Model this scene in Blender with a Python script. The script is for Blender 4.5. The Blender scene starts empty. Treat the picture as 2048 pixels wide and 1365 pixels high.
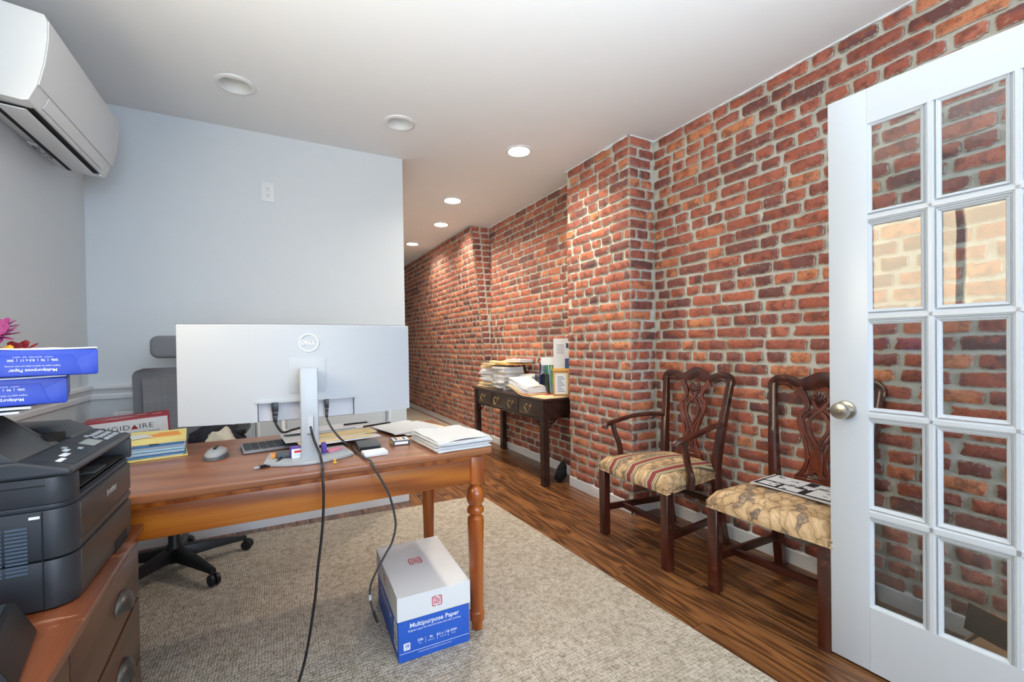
import bpy, bmesh, math, random
from mathutils import Vector, Matrix, noise
random.seed(7)
SC = bpy.context.scene
COL = SC.collection
PI = math.pi

# ------------------------------------------------------------------ camera
def make_camera():
    yaw, pit, rol = math.radians(28.436), math.radians(-0.572), math.radians(-0.849)
    F = Vector((math.sin(yaw)*math.cos(pit), math.cos(yaw)*math.cos(pit), math.sin(pit)))
    R = Vector((math.cos(yaw), -math.sin(yaw), 0)); U = R.cross(F)
    R2 = R*math.cos(rol)+U*math.sin(rol); U2 = U*math.cos(rol)-R*math.sin(rol)
    cd = bpy.data.cameras.new('camera'); c = bpy.data.objects.new('camera', cd); COL.objects.link(c)
    cd.sensor_width = 36; cd.lens = 877.4/2048*36; cd.shift_y = (698.2-682.5)/2048
    cd.clip_start = .02
    c.matrix_world = Matrix(((R2.x, U2.x, -F.x, 0), (R2.y, U2.y, -F.y, 0), (R2.z, U2.z, -F.z, 1.145), (0, 0, 0, 1)))
    SC.camera = c
make_camera()

# ------------------------------------------------------------------ world, exposure
W = bpy.data.worlds.new('world'); SC.world = W; W.use_nodes = True
W.node_tree.nodes['Background'].inputs[0].default_value = (.75, .87, 1, 1)
W.node_tree.nodes['Background'].inputs[1].default_value = 1.0
SC.view_settings.view_transform = 'Standard'; SC.view_settings.look = 'None'
SC.view_settings.gamma = 1; SC.view_settings.use_curve_mapping = False
SC.view_settings.exposure = 0.52
WINDOW_REAR = 5.8      # daylight through the window behind the camera
WINDOW_LEFT = 6.8      # daylight on the cream blind of the left-hand window
LAMP = 520.0            # recessed lamps

# the photographer's flash, bounced off the ceiling (its soft hot spot shows at the top of the photograph)
fl = bpy.data.lights.new('bounce_flash', 'SPOT'); fl.energy = 410; fl.spot_size = math.radians(84); fl.spot_blend = 1; fl.shadow_soft_size = .06; fl.color = (.86, .94, 1)
flo = bpy.data.objects.new('bounce_flash', fl); COL.objects.link(flo); flo.location = (.15, -.95, .55)
flo.rotation_euler = (Vector((.42, .08, 2.52))-Vector(flo.location)).to_track_quat('-Z', 'Y').to_euler()

# ------------------------------------------------------------------ numbers of the room
H = 2.522; XB = 2.316; XC = 2.089; X2 = 2.251; XL = -.902; YB = 3.231; XE = .853
YC0, YC1 = 2.192, 2.895           # chimney breast
YR = 4.68; YEND = 8.5; YREAR = -3.0

# ------------------------------------------------------------------ helpers
def lin(h):
    h = h.lstrip('#'); o = []
    for i in (0, 2, 4):
        c = int(h[i:i+2], 16)/255; o.append(c/12.92 if c <= .04045 else ((c+.055)/1.055)**2.4)
    return (*o, 1)
class N:
    "small node-tree helper"
    def __init__(s, name):
        s.m = bpy.data.materials.new(name); s.m.use_nodes = True; s.t = s.m.node_tree; s.n = s.t.nodes; s.l = s.t.links
        s.b = s.n['Principled BSDF']; s.out = s.n['Material Output']
    def add(s, typ, **kw):
        x = s.n.new(typ)
        for k, v in kw.items(): setattr(x, k, v)
        return x
    def ln(s, a, b): s.l.new(a, b)
    def coord(s, scale=(1, 1, 1), rnd=0, kind='Object', rot=(0, 0, 0)):
        tc = s.add('ShaderNodeTexCoord'); mp = s.add('ShaderNodeMapping')
        mp.inputs['Scale'].default_value = scale; mp.inputs['Rotation'].default_value = rot
        if rnd:
            oi = s.add('ShaderNodeObjectInfo'); mu = s.add('ShaderNodeMath', operation='MULTIPLY'); mu.inputs[1].default_value = rnd
            s.ln(oi.outputs['Random'], mu.inputs[0]); va = s.add('ShaderNodeVectorMath', operation='ADD')
            s.ln(tc.outputs[kind], va.inputs[0]); s.ln(mu.outputs[0], va.inputs[1]); s.ln(va.outputs[0], mp.inputs[0])
        else: s.ln(tc.outputs[kind], mp.inputs[0])
        return mp.outputs[0]
    def noise(s, vec, scale, detail=4, rough=.55, dist=0):
        x = s.add('ShaderNodeTexNoise'); x.inputs['Scale'].default_value = scale; x.inputs['Detail'].default_value = detail
        x.inputs['Roughness'].default_value = rough; x.inputs['Distortion'].default_value = dist; s.ln(vec, x.inputs['Vector']); return x.outputs['Fac']
    def ramp(s, fac, stops, interp='LINEAR'):
        r = s.add('ShaderNodeValToRGB'); r.color_ramp.interpolation = interp; e = r.color_ramp.elements
        while len(e) < len(stops): e.new(.5)
        for i, (p, c) in enumerate(stops): e[i].position = p; e[i].color = lin(c) if isinstance(c, str) else (c, c, c, 1)
        s.ln(fac, r.inputs[0]); return r.outputs[0]
    def mix(s, fac, a, b, mode='MIX'):
        x = s.add('ShaderNodeMix', data_type='RGBA', blend_type=mode)
        for i, v in ((0, fac), (6, a), (7, b)):
            if hasattr(v, 'is_linked'): s.ln(v, x.inputs[i])
            elif isinstance(v, str): x.inputs[i].default_value = lin(v)
            else: x.inputs[i].default_value = v
        return x.outputs[2]
    def math(s, op, a, b=None):
        x = s.add('ShaderNodeMath', operation=op)
        for i, v in ((0, a), (1, b)):
            if v is None: continue
            if hasattr(v, 'is_linked'): s.ln(v, x.inputs[i])
            else: x.inputs[i].default_value = v
        return x.outputs[0]
    def bump(s, h, strength=.3, dist=.002):
        b = s.add('ShaderNodeBump'); b.inputs['Strength'].default_value = strength; b.inputs['Distance'].default_value = dist
        s.ln(h, b.inputs['Height']); s.ln(b.outputs[0], s.b.inputs['Normal'])
    def base(s, v):
        if hasattr(v, 'is_linked'): s.ln(v, s.b.inputs['Base Color'])
        else: s.b.inputs['Base Color'].default_value = lin(v)
    def set(s, rough=.5, metal=0, spec=.5, coat=0, **kw):
        s.b.inputs['Roughness'].default_value = rough; s.b.inputs['Metallic'].default_value = metal
        s.b.inputs['Specular IOR Level'].default_value = spec; s.b.inputs['Coat Weight'].default_value = coat
        for k, v in kw.items(): s.b.inputs[k.replace('_', ' ')].default_value = v
        return s.m

def plain(name, c, rough=.5, metal=0, spec=.5, var=.06, coat=0, bump=0, bscale=200):
    "plain colour with a faint procedural mottling"
    n = N(name); v = n.coord(); f = n.noise(v, 9, 3)
    dk = n.mix(1.0, c, (1-var, 1-var, 1-var, 1), 'MULTIPLY')
    n.base(n.mix(f, dk, c))
    if bump: n.bump(n.noise(v, bscale, 2), bump, .001)
    return n.set(rough, metal, spec, coat)
def emit(name, c, s):
    n = N(name); n.base(c); n.b.inputs['Emission Color'].default_value = lin(c); n.b.inputs['Emission Strength'].default_value = s
    return n.set(.6)
def wood(name, dark, mid, light, axis='Y', grain=10, rough=.35, coat=.2, rnd=7, wear=None, ws=.55, dist=9, contrast=1, tone=0):
    n = N(name); sc = {'X': (1.1, grain, grain), 'Y': (grain, 1.1, grain), 'Z': (grain, grain, 1.1)}[axis]
    v = n.coord(sc, rnd)
    w = n.add('ShaderNodeTexWave', wave_type='BANDS', bands_direction='DIAGONAL'); n.ln(v, w.inputs['Vector'])
    w.inputs['Scale'].default_value = ws; w.inputs['Distortion'].default_value = dist; w.inputs['Detail'].default_value = 3; w.inputs['Detail Scale'].default_value = .9
    fine = {'X': (4, 160, 160), 'Y': (160, 4, 160), 'Z': (160, 160, 4)}[axis]
    f = n.noise(n.coord(fine, rnd), 1, 3)
    big = n.noise(n.coord((1, 1, 1), rnd), 3, 2)
    c = n.ramp(n.math('ADD', n.math('MULTIPLY', w.outputs['Fac'], .62*contrast), n.math('MULTIPLY', f, .5)), [(.18, dark), (.5, mid), (.95, light)])
    c = n.mix(n.math('MULTIPLY', big, .5), c, mid)
    if wear:
        wn = n.ramp(n.noise(n.coord((.5, 2.2, 1), rnd, rot=(0, 0, .5)), 34, 6, .7), [(.55, 0.), (.61, 1.)]); wm = n.ramp(n.noise(n.coord((1, 1, 1), rnd), 7, 2), [(.48, 0.), (.6, 1.)]); c = n.mix(n.math('MULTIPLY', n.math('MULTIPLY', wn, wm), .6), c, wear)
    if tone:
        oi = n.add('ShaderNodeObjectInfo'); g = n.math('ADD', n.math('MULTIPLY', oi.outputs['Random'], tone), 1-tone*.55); cc = n.add('ShaderNodeCombineColor')
        for q in range(3): n.ln(g, cc.inputs[q])
        c = n.mix(1.0, c, cc.outputs[0], 'MULTIPLY')
    n.base(c); n.bump(f, .12, .001); return n.set(rough, 0, .5, coat, Coat_Roughness=.15)

def bm_new(): return bmesh.new()
def abox(bm, a, b, M=None):
    vs = []
    for z in (a[2], b[2]):
        for x, y in ((a[0], a[1]), (b[0], a[1]), (b[0], b[1]), (a[0], b[1])):
            p = Vector((x, y, z)); vs.append(bm.verts.new(M @ p if M else p))
    for f in ((3, 2, 1, 0), (4, 5, 6, 7), (0, 1, 5, 4), (1, 2, 6, 5), (2, 3, 7, 6), (3, 0, 4, 7)): bm.faces.new([vs[i] for i in f])
def prism(bm, pts, lo, hi, mp):
    "polygon pts (u,v) extruded w from lo to hi; mp(u,v,w)->xyz"
    A = [bm.verts.new(mp(u, v, lo)) for u, v in pts]; B = [bm.verts.new(mp(u, v, hi)) for u, v in pts]; n = len(pts)
    bm.faces.new(A[::-1]); bm.faces.new(B)
    for i in range(n): bm.faces.new((A[i], A[(i+1) % n], B[(i+1) % n], B[i]))
XYZ = lambda u, v, w: (u, v, w)
XZY = lambda u, v, w: (u, w, v)
YZX = lambda u, v, w: (w, u, v)
def lathe(bm, prof, seg=20, c=(0, 0, 0), axis='Z', cap=True):
    rings = []
    for r, z in prof:
        ring = []
        for k in range(seg):
            a = 2*PI*k/seg; u, v = r*math.cos(a), r*math.sin(a)
            p = {'Z': (u, v, z), 'X': (z, u, v), 'Y': (u, z, v)}[axis]
            ring.append(bm.verts.new((c[0]+p[0], c[1]+p[1], c[2]+p[2])))
        rings.append(ring)
    for A, B in zip(rings, rings[1:]):
        for k in range(seg): bm.faces.new((A[k], A[(k+1) % seg], B[(k+1) % seg], B[k]))
    if cap: bm.faces.new(rings[0][::-1]); bm.faces.new(rings[-1])
def smoothpath(pts, n=6):
    "Catmull-Rom through pts"
    P = [Vector(p) for p in pts]; P = [P[0]*2-P[1]]+P+[P[-1]*2-P[-2]]; out = []
    for i in range(1, len(P)-2):
        a, b, c, d = P[i-1:i+3]
        for k in range(n):
            t = k/n; out.append(.5*((2*b)+(c-a)*t+(2*a-5*b+4*c-d)*t*t+(3*b-a-3*c+d)*t**3))
    out.append(P[-2]); return out
def tube(bm, pts, r, seg=8, flat=None):
    "sweep a circle (radius r or list) along pts; flat=(a,b) scales the two section axes"
    P = [Vector(p) for p in pts]; rs = r if isinstance(r, (list, tuple)) else [r]*len(P)
    if len(rs) != len(P): rs = [rs[0]+(rs[-1]-rs[0])*i/(len(P)-1) for i in range(len(P))]
    t = (P[1]-P[0]).normalized(); up = Vector((0, 0, 1)) if abs(t.z) < .9 else Vector((1, 0, 0)); nrm = (up-t*up.dot(t)).normalized()
    rings = []
    for i, p in enumerate(P):
        t2 = (P[min(i+1, len(P)-1)]-P[max(i-1, 0)]).normalized(); nrm = (nrm-t2*nrm.dot(t2)).normalized(); b = t2.cross(nrm)
        fa, fb = flat or (1, 1)
        rings.append([bm.verts.new(p+nrm*(rs[i]*fa*math.cos(2*PI*k/seg))+b*(rs[i]*fb*math.sin(2*PI*k/seg))) for k in range(seg)])
    for A, B in zip(rings, rings[1:]):
        for k in range(seg): bm.faces.new((A[k], A[(k+1) % seg], B[(k+1) % seg], B[k]))
    bm.faces.new(rings[0][::-1]); bm.faces.new(rings[-1])
def ribbon(bm, pts, wd, lo, hi, mp, n=5):
    "flat band of width wd along the 2-D path, extruded lo..hi"
    P = smoothpath([(p[0], p[1], 0) for p in pts], n); m = len(P)
    ws = wd if isinstance(wd, (list, tuple)) else [wd, wd]
    L, R = [], []
    for i, p in enumerate(P):
        t = (P[min(i+1, m-1)]-P[max(i-1, 0)]).normalized(); nn = Vector((-t.y, t.x, 0)); f = i/(m-1)*(len(ws)-1); k = min(int(f), len(ws)-2)
        w = (ws[k]+(ws[k+1]-ws[k])*(f-k))/2; L.append(p+nn*w); R.append(p-nn*w)
    g = [[bm.verts.new(mp(q.x, q.y, w)) for q in S] for S in (L, R) for w in (lo, hi)]
    (Ll, Lh, Rl, Rh) = g
    for i in range(m-1):
        bm.faces.new((Ll[i], Ll[i+1], Lh[i+1], Lh[i])); bm.faces.new((Rl[i+1], Rl[i], Rh[i], Rh[i+1]))
        bm.faces.new((Lh[i], Lh[i+1], Rh[i+1], Rh[i])); bm.faces.new((Ll[i+1], Ll[i], Rl[i], Rl[i+1]))
    bm.faces.new((Ll[0], Lh[0], Rh[0], Rl[0])); bm.faces.new((Rl[-1], Rh[-1], Lh[-1], Ll[-1]))
def rrect(x0, x1, y0, y1, r, k=5):
    "rounded rectangle; r = one radius or four (x0y0, x1y0, x1y1, x0y1)"
    rr = r if isinstance(r, (tuple, list)) else (r,)*4; o = []
    for (cx, cy, a0, q) in ((x0, y0, PI, 0), (x1, y0, 1.5*PI, 1), (x1, y1, 0, 2), (x0, y1, .5*PI, 3)):
        R = rr[q]; sx = cx+R*(1 if cx == x0 else -1); sy = cy+R*(1 if cy == y0 else -1)
        if R <= 0: o.append((cx, cy)); continue
        for i in range(k+1): a = a0+.5*PI*i/k; o.append((sx+R*math.cos(a), sy+R*math.sin(a)))
    return o
def fin(name, bm, mat, parent=None, bev=0, seg=2, smooth=35, loc=None, rot=None):
    bmesh.ops.remove_doubles(bm, verts=bm.verts, dist=1e-6)
    bmesh.ops.recalc_face_normals(bm, faces=bm.faces)
    if bev:
        es = [e for e in bm.edges if len(e.link_faces) == 2 and e.calc_face_angle(0) > .6]
        bmesh.ops.bevel(bm, geom=es, offset=bev, segments=seg, profile=.6, affect='EDGES', clamp_overlap=True)
    me = bpy.data.meshes.new(name); bm.to_mesh(me); bm.free()
    if smooth:
        me.polygons.foreach_set('use_smooth', [True]*len(me.polygons)); me.set_sharp_from_angle(angle=math.radians(smooth))
    me.materials.append(mat); return place(name, me, parent, loc, rot)
def place(name, me, parent=None, loc=None, rot=None):
    o = bpy.data.objects.new(name, me); COL.objects.link(o); o.parent = parent
    if loc: o.location = loc
    if rot: o.rotation_euler = rot
    return o
def box(name, a, b, mat, parent=None, bev=.002, seg=2, **kw):
    bm = bm_new(); abox(bm, a, b); return fin(name, bm, mat, parent, bev, seg, **kw)
def tag(o, label=None, cat=None, group=None, kind=None):
    if label: o['label'] = label
    if cat: o['category'] = cat
    if group: o['group'] = group
    if kind: o['kind'] = kind
    return o
def thing(name, label, cat, loc=(0, 0, 0), rz=0, group=None):
    o = bpy.data.objects.new(name, None); COL.objects.link(o); o.location = loc; o.rotation_euler = (0, 0, rz); o.empty_display_size = .05
    return tag(o, label, cat, group)
def struct(o): return tag(o, kind='structure')
_tm = {}
def text(name, s, size, mat, parent, org, xd=(1, 0, 0), yd=(0, 0, 1), bold=0, align='CENTER', ext=.0004, space=1):
    "flat lettering: real thin glyph meshes"
    cu = bpy.data.curves.new('t', 'FONT'); cu.body = s; cu.size = size; cu.align_x = align; cu.align_y = 'CENTER'; cu.offset = bold*size
    cu.extrude = 0; cu.resolution_u = 3; cu.space_character = space
    ob = bpy.data.objects.new('t', cu); me = bpy.data.meshes.new_from_object(ob); bpy.data.objects.remove(ob); bpy.data.curves.remove(cu)
    X = Vector(xd).normalized(); Y = Vector(yd).normalized(); Z = X.cross(Y); O = Vector(org)+Z*ext
    me.transform(Matrix(((X.x, Y.x, Z.x, O.x), (X.y, Y.y, Z.y, O.y), (X.z, Y.z, Z.z, O.z), (0, 0, 0, 1))))
    me.name = name; me.materials.clear(); me.materials.append(mat); return place(name, me, parent)
def slab(bm, w, d, t, z=0, curl=0, seed=0, nx=6, ny=6, cx=0, cy=0, rot=0, cup=0):
    "paper-like slab with a little curl: grid top and bottom"
    c, s = math.cos(rot), math.sin(rot); T, Bt = [], []
    for i in range(nx+1):
        for j in range(ny+1):
            u = (i/nx-.5); v = (j/ny-.5); k = noise.noise(Vector((u*2.3+seed*3.1, v*2.3, seed)))
            zz = z+max(0, curl*(k+.25)*(.3+2*(u*u+v*v)))+cup*(u*u)*4
            x, y = u*w, v*d; px, py = cx+x*c-y*s, cy+x*s+y*c
            T.append(bm.verts.new((px, py, zz+t))); Bt.append(bm.verts.new((px, py, zz)))
    I = lambda i, j: i*(ny+1)+j
    for i in range(nx):
        for j in range(ny):
            bm.faces.new((T[I(i, j)], T[I(i+1, j)], T[I(i+1, j+1)], T[I(i, j+1)])); bm.faces.new((Bt[I(i, j)], Bt[I(i, j+1)], Bt[I(i+1, j+1)], Bt[I(i+1, j)]))
    ring = [I(i, 0) for i in range(nx+1)]+[I(nx, j) for j in range(1, ny+1)]+[I(i, ny) for i in range(nx-1, -1, -1)]+[I(0, j) for j in range(ny-1, 0, -1)]
    for a, b in zip(ring, ring[1:]+ring[:1]): bm.faces.new((Bt[a], Bt[b], T[b], T[a]))
def quadpatch(bm, p0, p1, p2, p3):
    bm.faces.new([bm.verts.new(p) for p in (p0, p1, p2, p3)])

# ------------------------------------------------------------------ materials
M = {}
M['wall'] = plain('wall_paint_grey', '#d3dade', .6, var=.03, bump=.04, bscale=60)
M['wain'] = plain('wainscot_paint', '#dfe2e5', .45, var=.02)
M['ceil'] = plain('ceiling_paint', '#e9ecee', .75, var=.03)
M['trim'] = plain('trim_white', '#e6e9ec', .35, var=.02)
M['white'] = plain('white_plastic', '#dfe2e3', .3, var=.02)
M['whitepaint'] = plain('door_white', '#c9cfd5', .32, var=.02)
M['black'] = plain('black_plastic', '#101114', .45, var=.2)
M['void'] = plain('dark_opening', '#050506', .8)
M['paper'] = plain('paper_white', '#d9dcdf', .75, var=.05)
M['paper2'] = plain('paper_grey_white', '#dcdde2', .8, var=.07)
M['ink'] = plain('print_grey', '#565a62', .8)
M['manila'] = plain('folder_manila', '#e8cfa0', .7, var=.06)
M['yellow'] = plain('folder_yellow', '#e9dc8e', .65, var=.06)
M['orange'] = plain('orange_paper', '#e89a4c', .7, var=.06)
M['gold'] = plain('envelope_gold', '#e2a647', .7, var=.06)
M['blue_f'] = plain('folder_blue', '#3f79ad', .5, var=.08)
M['lblue'] = plain('paper_light_blue', '#a9cfe6', .6, var=.05)
M['navy'] = plain('folder_navy', '#1c3f7c', .45, var=.1)
M['green'] = plain('folder_green', '#3fa24a', .5, var=.08)
M['teal'] = plain('folder_teal', '#57b9a8', .5)
M['red'] = plain('red_card', '#a3162a', .4, var=.1)
M['redlogo'] = plain('red_print', '#d3283c', .5)
M['pink'] = plain('pink_notes', '#f28fa6', .6)
M['magenta'] = plain('magenta_card', '#b8285c', .5)
M['purple'] = plain('purple_card', '#5a3aa0', .45)
M['boxwhite'] = plain('carton_white', '#e8ebee', .55, var=.04)
M['boxblue'] = plain('carton_blue', '#2a63cf', .5, var=.05)
M['reamblue'] = plain('ream_wrap_blue', '#1f45c4', .4, var=.14, bump=.25, bscale=30)
M['printwhite'] = plain('print_white', '#eef2f8', .6)
M['metal'] = plain('satin_nickel', '#b5b0a6', .28, .95)
M['brass'] = plain('aged_brass', '#c9b27a', .3, .9, var=.2)
M['pewter'] = plain('pewter', '#5b5a58', .38, .8, var=.2)
M['cable'] = plain('cable_black', '#1b1c1f', .35)
M['cablegrey'] = plain('cable_grey', '#3b3d41', .3)
M['silver'] = plain('monitor_silver', '#babfc5', .45, .0, var=.02)
M['silver2'] = plain('stand_silver', '#b4b9be', .42, .2, var=.03)
M['silver3'] = plain('monitor_inner', '#c9cbd2', .5)
M['logo'] = plain('logo_bright', '#f6f8f9', .4, 0)
M['screen'] = plain('screen_black', '#060708', .12)
M['pr_dark'] = plain('printer_charcoal', '#2b2f35', .42, var=.1, bump=.12, bscale=700)
M['pr_side'] = plain('printer_side', '#242a33', .5, var=.1, bump=.15, bscale=700)
M['pr_face'] = plain('printer_face', '#35322f', .38, var=.08)
M['pr_key'] = plain('printer_key', '#b9bfc6', .4)
M['lcd'] = plain('lcd_grey', '#a9b0ac', .25)
M['vent'] = plain('vent_slat', '#4a5a6c', .45)
M['chairmesh'] = None
M['desk_top'] = wood('desk_wood_top', '#7a4222', '#935a36', '#a56c46', 'X', 9, .3, .3, 0, contrast=.7)
M['desk'] = wood('desk_wood', '#6c3208', '#a05616', '#bc7222', 'X', 12, .3, .4, 3)
M['desk_leg'] = wood('desk_leg_wood', '#76330a', '#a05016', '#ba6822', 'Z', 14, .26, .5, 3)
M['cab_top'] = wood('cabinet_top_wood', '#50260f', '#713c20', '#884e30', 'Y', 9, .3, .3, 0, wear='#d0a488')
M['cab'] = wood('cabinet_wood', '#3e2415', '#553320', '#64402a', 'Y', 8, .4, .15, 2, contrast=.7)
M['mahog'] = wood('mahogany', '#220d08', '#42190f', '#5a2414', 'Z', 10, .28, .4, 3, wear='#7a4a34', contrast=.7)
M['mahog_x'] = wood('mahogany_rail', '#1d0b07', '#38150d', '#502013', 'X', 10, .3, .35, 3, contrast=.7)
M['splat'] = wood('mahogany_splat', '#3a170c', '#642a17', '#7c3a20', 'Z', 9, .26, .5, 3, contrast=.7)
M['cons'] = wood('console_wood', '#160b08', '#2e1510', '#42201a', 'Y', 10, .3, .35, 3, contrast=.7)
M['oak'] = wood('oak_floor', '#2a1509', '#6e4526', '#946338', 'Y', 12, .33, .25, 13, ws=1.1, dist=22, contrast=1.1, tone=.5)
M['carton'] = plain('cardboard', '#a98058', .75, var=.12)
M['carton_d'] = plain('cardboard_dark', '#5e4632', .8, var=.15)
M['clothblack'] = plain('black_cloth', '#14161c', .85, var=.3, bump=.4, bscale=60)
M['clothnavy'] = plain('navy_cloth', '#1a1d2a', .9, var=.3, bump=.5, bscale=80)
M['clothcream'] = plain('cream_cloth', '#cfcabb', .9, var=.15, bump=.5, bscale=80)
M['mat'] = plain('mat_taupe', '#6b655a', .9, var=.3, bump=.6, bscale=150)
M['grey_fab'] = plain('grey_fabric', '#82848b', .8, var=.12, bump=.35, bscale=500)
M['mouse'] = plain('mouse_grey', '#9ea3a8', .4)
M['mouse_d'] = plain('mouse_dark', '#54585e', .45)
M['keys'] = plain('key_dark', '#3c3f45', .5)
M['keyb'] = plain('keyboard_grey', '#9b9ea6', .45)
M['dock'] = plain('dock_grey', '#4a4d51', .4)
M['pin'] = plain('pushpin_yellow', '#e8b93a', .35)
M['petal_p'] = plain('petal_purple', '#a0367e', .6, var=.3)
M['petal_r'] = plain('petal_red', '#a01828', .6, var=.3)
M['petal_y'] = plain('petal_yellow', '#f0a818', .6, var=.2)
M['petal_o'] = plain('petal_orange', '#ef7a3a', .6, var=.2)
M['leaf'] = plain('stem_green', '#3c5a28', .6, var=.3)
M['glassvase'] = plain('vase_ceramic', '#c9cdd2', .2)
M['cream_blind'] = emit('lit_blind', '#ffedcc', WINDOW_LEFT)
M['daylight'] = emit('daylit_pane', '#dcebff', WINDOW_REAR)
M['lamp_on'] = emit('lamp_lens_lit', '#fff0da', LAMP)
M['lamp_off'] = plain('lamp_lens_off', '#d9d9d4', .4)

def mk_mesh_fabric():
    n = N('chair_mesh'); v = n.coord((1, 1, 1)); a = n.noise(n.coord((4, 4, 260)), 1, 2); b = n.noise(n.coord((260, 4, 4)), 1, 2)
    n.base(n.ramp(n.math('MULTIPLY', n.math('ADD', a, b), .5), [(.3, '#7c7f84'), (.7, '#93969b')])); n.bump(a, .3, .001); return n.set(.8)
M['chairmesh'] = mk_mesh_fabric()
def mk_glass():
    n = N('door_glass'); n.n.remove(n.b)
    tr = n.add('ShaderNodeBsdfTransparent'); tr.inputs[0].default_value = (.93, .95, .95, 1)
    gl = n.add('ShaderNodeBsdfGlossy'); gl.inputs['Roughness'].default_value = .015
    fr = n.add('ShaderNodeFresnel'); fr.inputs['IOR'].default_value = 1.5
    tc = n.coord((1, 1, 1)); nz = n.noise(tc, 5, 1); bp = n.add('ShaderNodeBump'); bp.inputs['Strength'].default_value = .06; bp.inputs['Distance'].default_value = .01
    n.ln(nz, bp.inputs['Height']); n.ln(bp.outputs[0], gl.inputs['Normal'])
    f2 = n.math('MULTIPLY', fr.outputs[0], 1.0); mx = n.add('ShaderNodeMixShader')
    n.ln(f2, mx.inputs[0]); n.ln(tr.outputs[0], mx.inputs[1]); n.ln(gl.outputs[0], mx.inputs[2]); n.ln(mx.outputs[0], n.out.inputs[0]); return n.m
M['glass'] = mk_glass()
def mk_brick(kind):
    n = N('brick_'+kind)
    if kind == 'single': oi = n.add('ShaderNodeObjectInfo'); tone = oi.outputs['Random']; v = n.coord((1, 1, 1), 31)
    else:
        at = n.add('ShaderNodeAttribute', attribute_name='tone'); tone = at.outputs['Fac']; v = n.coord((1, 1, 1))
    c = n.ramp(tone, [(0, '#6c4e4e'), (.2, '#8c5a54'), (.4, '#a66456'), (.65, '#b66c59'), (.85, '#c27660'), (.95, '#d28a64'), (1., '#d89068')])
    big = n.noise(v, 22, 4, .6); c = n.mix(n.ramp(big, [(.46, 0.), (.62, .7)]), c, '#6f463f')
    o = n.noise(v, 13, 2); c = n.mix(n.ramp(o, [(.52, 0.), (.66, .6)]), c, '#c0694a')
    sp = n.noise(v, 120, 4, .7); c = n.mix(n.ramp(sp, [(.56, 0.), (.66, .55)]), c, '#5c3a34')
    wh = n.noise(v, 45, 5, .7); c = n.mix(n.ramp(wh, [(.60, 0.), (.70, .5)]), c, '#c2b4a6')
    ea = n.add('ShaderNodeAttribute', attribute_name='edge'); sm = n.math('ADD', n.math('MULTIPLY', ea.outputs['Fac'], .62), n.math('MULTIPLY', n.noise(v, 55, 4, .7), .75))
    c = n.mix(n.ramp(sm, [(.86, 0.), (1.04, .8)]), c, '#b9b3a6')
    n.base(c); n.bump(n.math('ADD', n.noise(v, 90, 5, .65), n.math('MULTIPLY', big, 1.5)), .5, .004); return n.set(.75, 0, .3)
M['brick'] = mk_brick('single'); M['brick_field'] = mk_brick('field')
def mk_mortar():
    n = N('mortar'); v = n.coord(); a = n.noise(v, 18, 5, .65); c = n.ramp(a, [(.3, '#bcbcb2'), (.5, '#d0d0c6'), (.7, '#dededa')])
    c = n.mix(n.ramp(n.noise(v, 4, 3), [(.45, 0.), (.7, .45)]), c, '#b8ae94'); n.base(c); n.bump(n.noise(v, 140, 5, .7), .6, .004); return n.set(.9, 0, .2)
M['mortar'] = mk_mortar()
def mk_rug():
    n = N('sisal_weave'); v = n.coord((100, 70, 0)); vo = n.add('ShaderNodeTexVoronoi', voronoi_dimensions='2D'); vo.inputs['Scale'].default_value = 1; vo.inputs['Randomness'].default_value = .45; n.ln(v, vo.inputs['Vector'])
    d = vo.outputs['Distance']; vc = n.noise(n.coord((40, 40, 40)), 1, 2)
    c = n.ramp(vc, [(.3, '#a79d8d'), (.5, '#c2b9aa'), (.72, '#d3ccc0')]); c = n.mix(n.ramp(d, [(.42, 0.), (.75, .8)]), c, '#7d7365')
    c = n.mix(n.ramp(n.noise(n.coord((1, 1, 1)), 3, 3), [(.4, 0.), (.7, .25)]), c, '#a3998a')
    n.base(c); n.bump(n.math('SUBTRACT', 1, d), .9, .006); return n.set(.95, 0, .1)
M['rug'] = mk_rug()
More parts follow.
